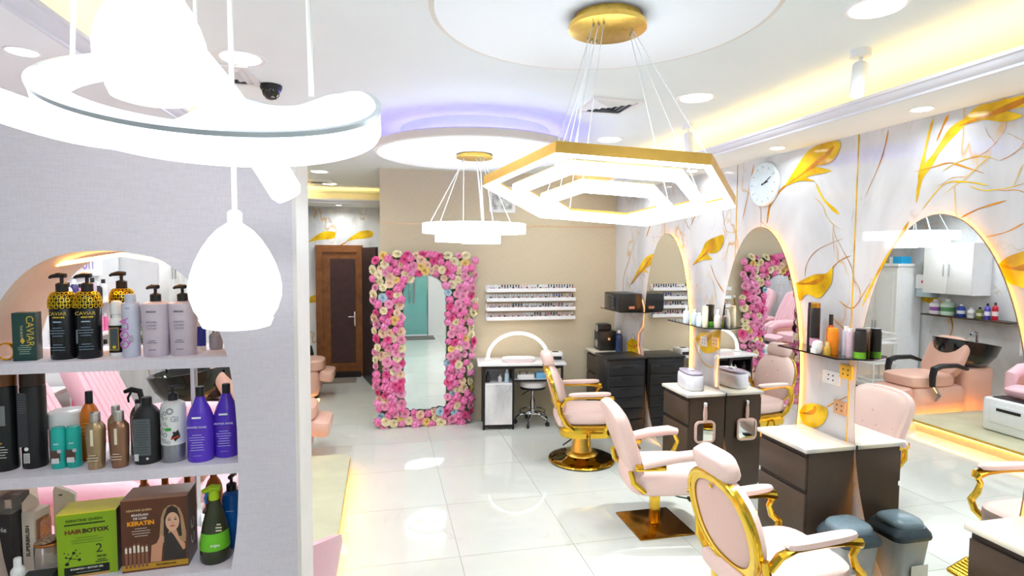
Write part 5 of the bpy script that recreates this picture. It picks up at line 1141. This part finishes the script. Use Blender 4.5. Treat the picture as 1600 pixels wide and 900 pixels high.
# ================================================================ NAIL RACKS
names4 = ('top', 'second', 'third', 'lowest')
bot_r = [(.80, 0), (1, .04), (1, .50), (.85, .58), (.45, .62)]
caps = {'white': M['white'], 'black': M['blackplas'], 'nude': plas((226, 186, 170)), 'pink': plas((214, 110, 120)), 'yellow': plas((226, 206, 90)), 'blue': plas((60, 84, 150))}
protos = {}
def polish(capn, bodyc):
    key = (capn, bodyc)
    if key not in protos:
        a = bpy.data.meshes.new('glass_bottle'); mb = MB().lathe([(r * .0125, z * .075) for r, z in bot_r], 10); a.from_pydata(mb.v, [], mb.f); a.materials.append(plas(bodyc, .12))
        b = bpy.data.meshes.new('cap'); mb = MB().lathe([(.0072, .044), (.0066, .076), (.004, .078)], 10); b.from_pydata(mb.v, [], mb.f); b.materials.append(caps[capn])
        protos[key] = (a, b)
    return protos[key]
pat = ['wwwwwbbbbbbbnnnwwwbwwwbbbbbbbbbb', 'wwwwwwwwwwwwwwwwwwnwwwwwuuuuywpb', 'nnnnnnnnnbbbbwwwwwwwbbbbnnubwwww', 'nnnnnnnnnnnnnwwwwbbbwppbbbnnnnnw']
full = {'w': 'white', 'b': 'black', 'n': 'nude', 'p': 'pink', 'y': 'yellow', 'u': 'blue'}
bodies = [(236, 226, 228), (206, 130, 140), (150, 170, 200), (240, 236, 230), (60, 56, 66), (214, 190, 190)]
for k in range(4):
    z = 1.558 - .1135 * k
    rk = thing('polish_rack', 'white acrylic nail polish rack, %s of four on the tan wall' % names4[k], 'rack', (1.757, YB, z), 0, 'nail polish racks')
    MB().box(-.555, .555, -.085, -.0, 0, .006).build('tray', 'white_gloss', rk, False); MB().box(-.555, .555, -.006, 0, .006, .075).build('back_plate', 'white_gloss', rk, False); MB().box(-.557, .557, -.092, -.085, -.004, .040).build('front_lip', 'white_gloss', rk, False)
    for q in range(32):
        cn = full[pat[k][q]]; bc = bodies[(q * 7 + k * 3 + (q // 5)) % 6]
        e = thing('nail_polish', '%s-capped nail polish bottle, %s from the left on the %s rack' % (cn, _ORD[q], names4[k]), 'nail polish', (1.757 - .53 + q * .0342, YB - .045, z + .006), 0, 'nail polishes on the %s rack' % names4[k])
        a, b = polish(cn, bc)
        for nm, me in (('glass_bottle', a), ('cap', b)):
            o = bpy.data.objects.new(nm, me); COL.objects.link(o); o.parent = e

pf = thing('picture_frame', 'white framed grey picture high on the tan wall', 'picture', (1.40, YB, 2.66)); MB().ringslab(rrect(.32, .31, .004, 1), rrect(.25, .24, .004, 1), .02, FACE_Y).build('frame', 'white', pf, False)
flat('print', rrect(.26, .25, .002, 1), mat('grey_floral_print', (206, 208, 206), .5, 0, .55, 14), pf, FACE_Y, .008)

# ================================================================ NAIL DESK (slightly turned)
nd = thing('nail_desk', 'white topped manicure desk with marble doors and black frame', 'desk', (1.10, 6.31, 0), -7)
MB().rbox(-.06, .96, -.02, .40, .735, .765, .01).build('table_top', 'white_gloss', nd)
for x0, x1 in ((0.0, .36),):
    fr = MB()
    for (a, b) in ((0, 0), (.335, 0), (0, .335), (.335, .335)): fr.box(a, a + .025, b, b + .025, 0, .735)
    fr.box(0, .36, 0, .025, .03, .055); fr.box(0, .36, .0, .36, .70, .735); fr.build('cabinet_frame', 'black_frame', nd, False)
d = MB().box(.025, .335, -.004, .012, .06, .52).build('marble_door', 'slab', nd, False)
MB().box(.01, .35, .012, .34, .52, .535).build('cubby_floor', 'white', nd, False); MB().box(0.005, .012, .02, .34, .06, .70).build('side_panel', 'black_frame', nd, False); MB().box(.348, .355, .02, .34, .06, .70).build('side_panel', 'black_frame', nd, False); MB().box(.012, .348, .335, .342, .06, .70).build('rear_panel', 'white', nd, False)
for b in (0, .335): MB().box(.90, .925, b, b + .025, 0, .735).build('leg', 'black_frame', nd, False)
MB().box(.36, .92, .02, .32, .555, .57).build('under_shelf', 'white', nd, False); MB().box(.36, .92, .012, .02, .55, .57).build('shelf_rail', 'black_frame', nd, False); MB().box(.36, .92, .02, .03, .70, .735).build('apron', 'black_frame', nd, False)
O4 = nd.matrix_basis.copy() if False else T((1.10, 6.31, 0)) @ RZ(-7)
def on_desk(x, y, z): return tuple(O4 @ Vector((x, y, z)))
al = thing('arc_lamp', 'white half-ring LED lamp standing on the manicure desk', 'lamp', on_desk(.42, .20, .765), -7)
arcp = [(.355 * math.cos(PI * k / 32), 0, .02 + .30 * math.sin(PI * k / 32)) for k in range(33)]
MB().band(arcp, [(-.022, -.009), (.022, -.009), (.022, .006), (-.022, .006)], (0, 1, 0)).build('arc_body', 'white', al)
MB().band([(x * .97, 0, .02 + (z - .02) * .965) for x, _, z in arcp], [(-.003, -.018), (.003, -.018), (.003, .018), (-.003, .018)], (0, 1, 0)).build('light_strip', 'desk_led', al)
for s_ in (-1, 1): MB().rbox(s_ * .355 - .035, s_ * .355 + .035, -.04, .04, 0, .025, .01).build('clamp', 'white', al)
hr = thing('hand_rest', 'white and rose hand pillow on the manicure desk', 'cushion', on_desk(.42, .10, .765), -7); MB().sup(.20, .07, .03, .6, .5, T((0, .02, .03)), 24, 8).build('pillow', 'white', hr); MB().rbox(-.16, .16, -.09, .0, 0, .012, .02).build('mat', plas((240, 206, 208)), hr)
uv = thing('nail_dryer', 'white nail dryer at the right end of the manicure desk', 'nail dryer', on_desk(.872, .26, .765), -7); MB().rbox(-.09, .09, -.09, .09, 0, .085, .03).build('shell', 'white', uv); MB().rbox(-.065, .065, -.093, -.085, .006, .045, .008).build('opening', 'black_frame', uv); MB().rbox(-.035, .035, -.04, .02, .085, .092, .008).build('display', 'black_glass', uv)
for x, w_, h_, col, cp, lb in ((.06, .05, .12, (60, 44, 52), 'black', 'dark polish remover bottle in the desk cubby'), (.20, .045, .09, (214, 206, 210), 'chrome', 'small silver capped jar in the desk cubby'), (.28, .055, .15, (190, 214, 230), 'white', 'pale blue lotion bottle in the desk cubby')):
    bottle('cubby_bottle', lb, 'bottle', on_desk(x, .08, .535), w_, h_, plas(col), 'round', (cp, .25, .5), 'bottles in the desk cubby')
t = thing('glove_box', 'sky blue glove box on the shelf under the desk', 'box', on_desk(.72, .12, .57), -7); MB().rbox(-.10, .10, -.06, .06, 0, .07, .003).build('carton', plas((120, 186, 226)), t); flat('opening', superell(.05, .02, 2, 16), ink((235, 240, 245)), t, T((0, 0, .0705)))
t = thing('tool_tray', 'white tray with dark tools on the shelf under the desk', 'tray', on_desk(.50, .12, .57), -7); MB().rbox(-.10, .10, -.06, .06, 0, .05, .01).build('tray', 'white', t)
for k in range(4): MB().tube([(-.07 + .04 * k, -.05, .05), (-.06 + .04 * k, .05, .062)], .006, 6).build('tool', ('blackplas', 'chrome')[k % 2], t)

st = thing('rolling_stool', 'white cushioned rolling stool with chrome base under the desk', 'stool', (1.72, 6.44, 0), 15)
MB().sup(.17, .17, .045, .5, 1, T((0, 0, .49)), 28, 8).build('seat', mat('white_leatherette', (232, 228, 228), .4), st); MB().lathe([(.15, .43), (.16, .46)], 28).build('seat_pan', 'blackplas', st)
MB().lathe([(.030, .12), (.028, .30), (.018, .30), (.018, .44)], 16).build('gas_lift', 'chrome', st); MB().tube([(0, 0, .42), (-.12, -.04, .40), (-.17, -.06, .38)], .006, 6).build('height_lever', 'blackplas', st)
MB().tube([(.15 * math.cos(2 * PI * k / 28), .15 * math.sin(2 * PI * k / 28), .16) for k in range(28)], .010, 8, closed=True).build('foot_ring', 'chrome', st)
for k in range(5):
    a = 72 * k + 10; MB().tube([(0, 0, .14), (.12, 0, .12), (.20, 0, .075)], [.020, .017, .013], 8, RZ(a)).build('base_leg', 'chrome', st); c = MB(); c.lathe([(.026, -.011), (.028, 0), (.026, .011)], 14, RZ(a) @ T((.205, 0, .029)) @ RX(90)); c.tube([(.2, 0, .075), (.205, 0, .03)], .007, 6, RZ(a)); c.build('caster', 'blackplas', st)

# ================================================================ FAR CORNER: drawer trolley, steriliser, coffee machine
dt = thing('drawer_trolley', 'black plastic drawer trolley in front of the corner cabinet', 'trolley', (2.60, 5.93, 0))
MB().rbox(-.225, .225, -.19, .19, .06, .86, .02).build('carcass', 'blackplas', dt)
for k in range(6):
    d = MB().rbox(-.20, .20, -.205, -.19, .085 + .122 * k, .195 + .122 * k, .006).build('drawer', mat('charcoal_plastic', (46, 47, 52), .35), dt); MB().rbox(-.07, .07, -.212, -.205, .165 + .122 * k, .185 + .122 * k, .004).build('grip', 'blackplas', d)
MB().rbox(-.235, .235, -.205, .20, .86, .885, .02).build('lid', 'blackplas', dt)
for a in (-.18, .18):
    for b in (-.14, .14): MB().lathe([(.028, -.01), (.03, 0), (.028, .01)], 12, T((a, b, .03)) @ RX(90)).build('caster', 'blackplas', dt)
sz = thing('steriliser', 'black box steriliser on the corner wall shelf', 'steriliser', (2.70, 6.10, 1.372)); MB().rbox(-.14, .14, -.20, .22, 0, .20, .012).build('housing', 'blackplas', sz); MB().rbox(-.15, -.14, -.12, .20, .02, .18, .008).build('door', 'black_glass', sz); MB().tube([(-.165, -.09, .04), (-.165, -.09, .16)], .006, 6).build('handle', 'chrome', sz); MB().rbox(-.145, -.138, -.19, -.13, .02, .18, .004).build('control_panel', mat('charcoal_plastic', (46, 47, 52), .35), sz); MB().rbox(-.02, .05, -.206, -.2, .03, .06, .004).build('plug_socket', plas((226, 150, 110)), sz)
cd_ = thing('power_cord', 'cream cable looping down from the steriliser', 'cable', (2.865, 5.93, .86)); MB().tube([(-.02, .06, .60), (-.02, -.02, .64), (-.01, -.06, .55), (-.012, -.04, .35), (-.02, .06, .25), (-.012, .08, .10), (-.02, .02, .02)], .009, 8).build('cord', plas((232, 196, 164)), cd_)
cm = thing('coffee_machine', 'black coffee machine with chrome rings in the far corner', 'coffee machine', (2.66, 6.55, .842)); MB().rbox(-.10, .12, -.10, .10, 0, .24, .02).build('body', 'blackplas', cm); MB().rbox(-.10, .06, -.09, .09, .24, .32, .03).build('head', 'blackplas', cm)
for z in (.08, .27): MB().lathe([(.045, .0), (.05, .006), (.036, .010)], 20, T((-.10, 0, z)) @ FACE_X).build('chrome_ring', 'chrome', cm)
MB().tube([(.0, -.10, .14), (.0, -.15, .15)], [.012, .018], 8).build('knob', 'chrome', cm)
bottle('water_bottle', 'navy blue bottle with a white cap beside the coffee machine', 'bottle', (2.77, 6.36, .842), .085, .26, plas((40, 62, 110), .2), 'round', ('white', .14, .45), None)

# ================================================================ STATION ITEMS
ht = thing('wax_heater', 'white oval wax heater on the middle cabinet', 'wax heater', (2.63, 4.48, .842), -8); MB().slab(superell(.085, .155, 3.2, 40), .135, .02).build('housing', mat('pearl_plastic', (226, 228, 240), .25), ht); MB().slab(superell(.075, .145, 3.2, 40), .02, .006, T((0, 0, .135))).build('lid', mat('lilac_clear_lid', (214, 204, 226), .1, 0, .02, 20, trans=.4), ht); MB().rbox(-.02, .02, -.03, .03, .155, .172, .01).build('lid_grip', 'white', ht); lines(ht, 0, 0, .001, 1, .001, (200, 200, 210))
hm_ = thing('hand_mirror', 'blush hand mirror hanging on the cabinet side', 'mirror', (2.635, 4.252, .42)); Fh = T((0, -.002, 0)) @ FACE_Y
ro = rrect(.19, .19, .045, 6); MB().ringslab([(x, y + .10) for x, y in ro], [(x, y + .10) for x, y in inset(ro, .018)], .016, Fh).build('frame', mat('blush_plastic', (240, 206, 192), .3), hm_)
flat('mirror_face', [(x, y + .10) for x, y in inset(ro, .017)], 'mirror', hm_, Fh, .010); MB().slab([(x, y + .10) for x, y in inset(ro, .016)], .006, 0, Fh).build('backing', 'white', hm_, False)
MB().slab(smooth_path([(-.012, .19), (.012, .19), (.017, .24), (.012, .31), (0, .325), (-.012, .31), (-.017, .24), (-.012, .19)], 3)[:-1], .016, .003, Fh).build('handle', mat('blush_plastic', (240, 206, 192), .3), hm_)
hk = MB(); hk.rbox(-.012, .012, .315, .35, 0, .02, .004, Fh); hk.build('hook', 'white', hm_)
bn = thing('swing_bin', 'clear waste bin with a slate grey swing lid beside the near cabinet', 'bin', (2.655, 2.735, 0), 0)
def ring_(w_, d_, z): return [(x, y, z) for x, y in rrect(w_, d_, .05, 5)]
def loft(mb, secs, capb=True, capt=True):
    n_ = len(secs[0]); vs = [p for s_ in secs for p in s_]; fs = []
    for k in range(len(secs) - 1):
        for i in range(n_): fs.append((k * n_ + i, k * n_ + (i + 1) % n_, (k + 1) * n_ + (i + 1) % n_, (k + 1) * n_ + i))
    if capb: fs.append(tuple(reversed(range(n_))))
    if capt: fs.append(tuple((len(secs) - 1) * n_ + i for i in range(n_)))
    return mb.add(vs, fs)
loft(MB(), [ring_(.19, .17, 0), ring_(.25, .235, .355)], True, False).build('bin_body', mat('frosted_plastic', (222, 226, 224), .35, 0, .03, 20, trans=.35), bn)
loft(MB(), [ring_(.27, .25, .35), ring_(.275, .255, .365), ring_(.265, .245, .385), ring_(.22, .215, .415)], True, True).build('lid_collar', mat('slate_dark', (62, 76, 84), .3), bn)
dl_ = MB(); dl_.sup(.112, .10, .055, .7, .55, T((0, 0, .412)), 24, 10); dl_.build('swing_flap', mat('slate_light', (122, 142, 152), .25), bn)
MB().sup(.03, .02, .008, 1, 1, T((-.06, 0, .452)) @ RY(-20), 14, 6).build('push_mark', mat('slate_light', (122, 142, 152), .25), bn)
MB().rbox(-.10, .02, -.112, -.1115, .05, .2, .001).build('paper_inside', plas((226, 222, 206)), bn)
sp_ = thing('speaker', 'small black box on the stone top in the lower right corner', 'speaker', (2.60, 1.70, .842)); MB().rbox(-.05, .05, -.05, .05, .008, .11, .01).build('housing', 'blackplas', sp_)
for a in (-.03, .03): MB().lathe([(.01, 0), (.01, .008)], 10, T((a, .0, 0))).build('foot', 'chrome', sp_)
MB().lathe([(.036, 0), (.04, .004), (.02, .006)], 20, T((-.05, 0, .058)) @ FACE_X).build('driver', 'black_glass', sp_)
GA, GB = 'products on the far glass shelf', 'products on the near glass shelf'
ZG = 1.392
for x, y, w_, h_, col, sh, cap, lb, g in (
    (2.68, 4.66, .06, .15, (226, 238, 246), 'round', ('white', .22, .4), 'pale white bottle, leftmost on the far glass shelf', GA),
    (2.70, 4.56, .06, .135, (214, 232, 244), 'round', ('white', .2, .4), 'pale blue bottle, second on the far glass shelf', GA),
    (2.67, 4.43, .05, .12, (210, 230, 246), 'round', ('white', .2, .5), 'short pale blue bottle in the middle of the far glass shelf', GA),
    (2.70, 4.385, .05, .178, (244, 236, 206), 'straight', (plas((240, 228, 190)), .1, .95), 'cream yellow tube bottle on the far glass shelf', GA),
    (2.79, 4.34, .06, .15, (226, 214, 206), 'round', ('white', .3, .45), 'glassy beige bottle, rightmost on the far glass shelf', GA),
    (2.77, 3.225, .05, .305, (28, 28, 30), 'straight', ('black', .1, .95), 'tall black spray can, leftmost on the near glass shelf', GB),
    (2.72, 3.135, .058, .31, (34, 33, 36), 'straight', (mat('amber_gold_cap', (180, 130, 40), .25, .6), .1, .95), 'tall black spray can with a gold cap on the near glass shelf', GB),
    (2.79, 3.08, .05, .24, (206, 84, 44), 'round', ('black', .28, .5), 'red bottle with a black top on the near glass shelf', GB),
    (2.74, 3.005, .066, .165, (240, 140, 24), 'straight', (plas((250, 166, 40)), .12, .9), 'bright orange bottle on the near glass shelf', GB),
    (2.69, 2.99, .04, .08, (214, 170, 60), 'round', (plas((236, 200, 120)), .35, .6), 'small amber jar on the near glass shelf', GB),
    (2.79, 2.955, .045, .18, (206, 212, 228), 'straight', ('white', .15, .6), 'pale lilac bottle on the near glass shelf', GB),
    (2.77, 2.90, .045, .175, (226, 196, 208), 'straight', ('white', .12, .7), 'pale pink bottle on the near glass shelf', GB),
    (2.78, 2.835, .065, .18, (36, 33, 32), 'straight', ('black', .08, .9), 'black canister with a green foot, rightmost on the near glass shelf', GB)):
    t = bottle('styling_product', lb, 'bottle', (x, y, ZG), w_, h_, plas(col), sh, cap, g, band=(.12, .3, ink((206, 150, 180))) if col == (34, 33, 36) else ((.02, .25, ink((110, 180, 40))) if col == (36, 33, 32) else None))
t = thing('vase', 'black waisted vase with green foot on the far glass shelf', 'vase', (2.78, 4.44, ZG)); MB().lathe([(.034, .04), (.040, .06), (.030, .12), (.036, .185), (.03, .186), (.026, .12)], 20).build('vase_body', 'black_gloss', t); MB().lathe([(.034, 0), (.038, .01), (.034, .045)], 20).build('green_foot', plas((96, 170, 60)), t)
t = thing('white_figurine', 'small rounded white ornament on the near glass shelf', 'ornament', (2.68, 3.06, ZG)); MB().lathe([(.024, 0), (.030, .01), (.034, .035), (.034, .05), (.028, .07), (.012, .08)], 20).build('dome', 'white', t)
for q in range(3): MB().lathe([(.008, 0), (.008, .03)], 10, T((-.028, -.016 + .016 * q, 0))).build('foot', 'white', t)
# sockets and plates on the marble between the mirrors
for y, z, col, lb in ((3.14, 1.21, (236, 236, 236), 'white double socket plate under the near glass shelf'), (3.02, 1.27, (240, 190, 60), 'yellow perforated plate under the near glass shelf'), (3.06, 1.03, (206, 160, 120), 'tan perforated plate above the near cabinet'), (4.66, 1.22, (232, 230, 232), 'white socket plate under the far glass shelf'), (4.48, 1.24, (250, 210, 150), 'cream switch plate under the far glass shelf')):
    t = thing('socket_plate', lb, 'socket', (XR, y, z)); MB().rbox(-.075 if y == 3.14 else -.05, .075 if y == 3.14 else .05, -.045, .045, 0, .012, .006, FACE_X).build('plate', plas(col), t)
    for a in (-.02, .02):
        for b in (-.015, .015): MB().lathe([(.006, .0121), (.006, .0126)], 8, FACE_X @ T((a, b, 0))).build('hole', 'brown_dark', t)
t = thing('hair_straightener', 'cream straightener hanging by its cord beside the wax heater', 'hair tool', (2.83, 4.40, .86)); MB().tube([(0, 0, 0), (0, .01, .12), (0, 0, .24)], [.012, .016, .014], 10).build('tool_body', plas((238, 214, 196)), t); MB().sup(.022, .022, .022, 1, 1, T((0, 0, .26)), 12, 8).build('tool_end', 'white', t)
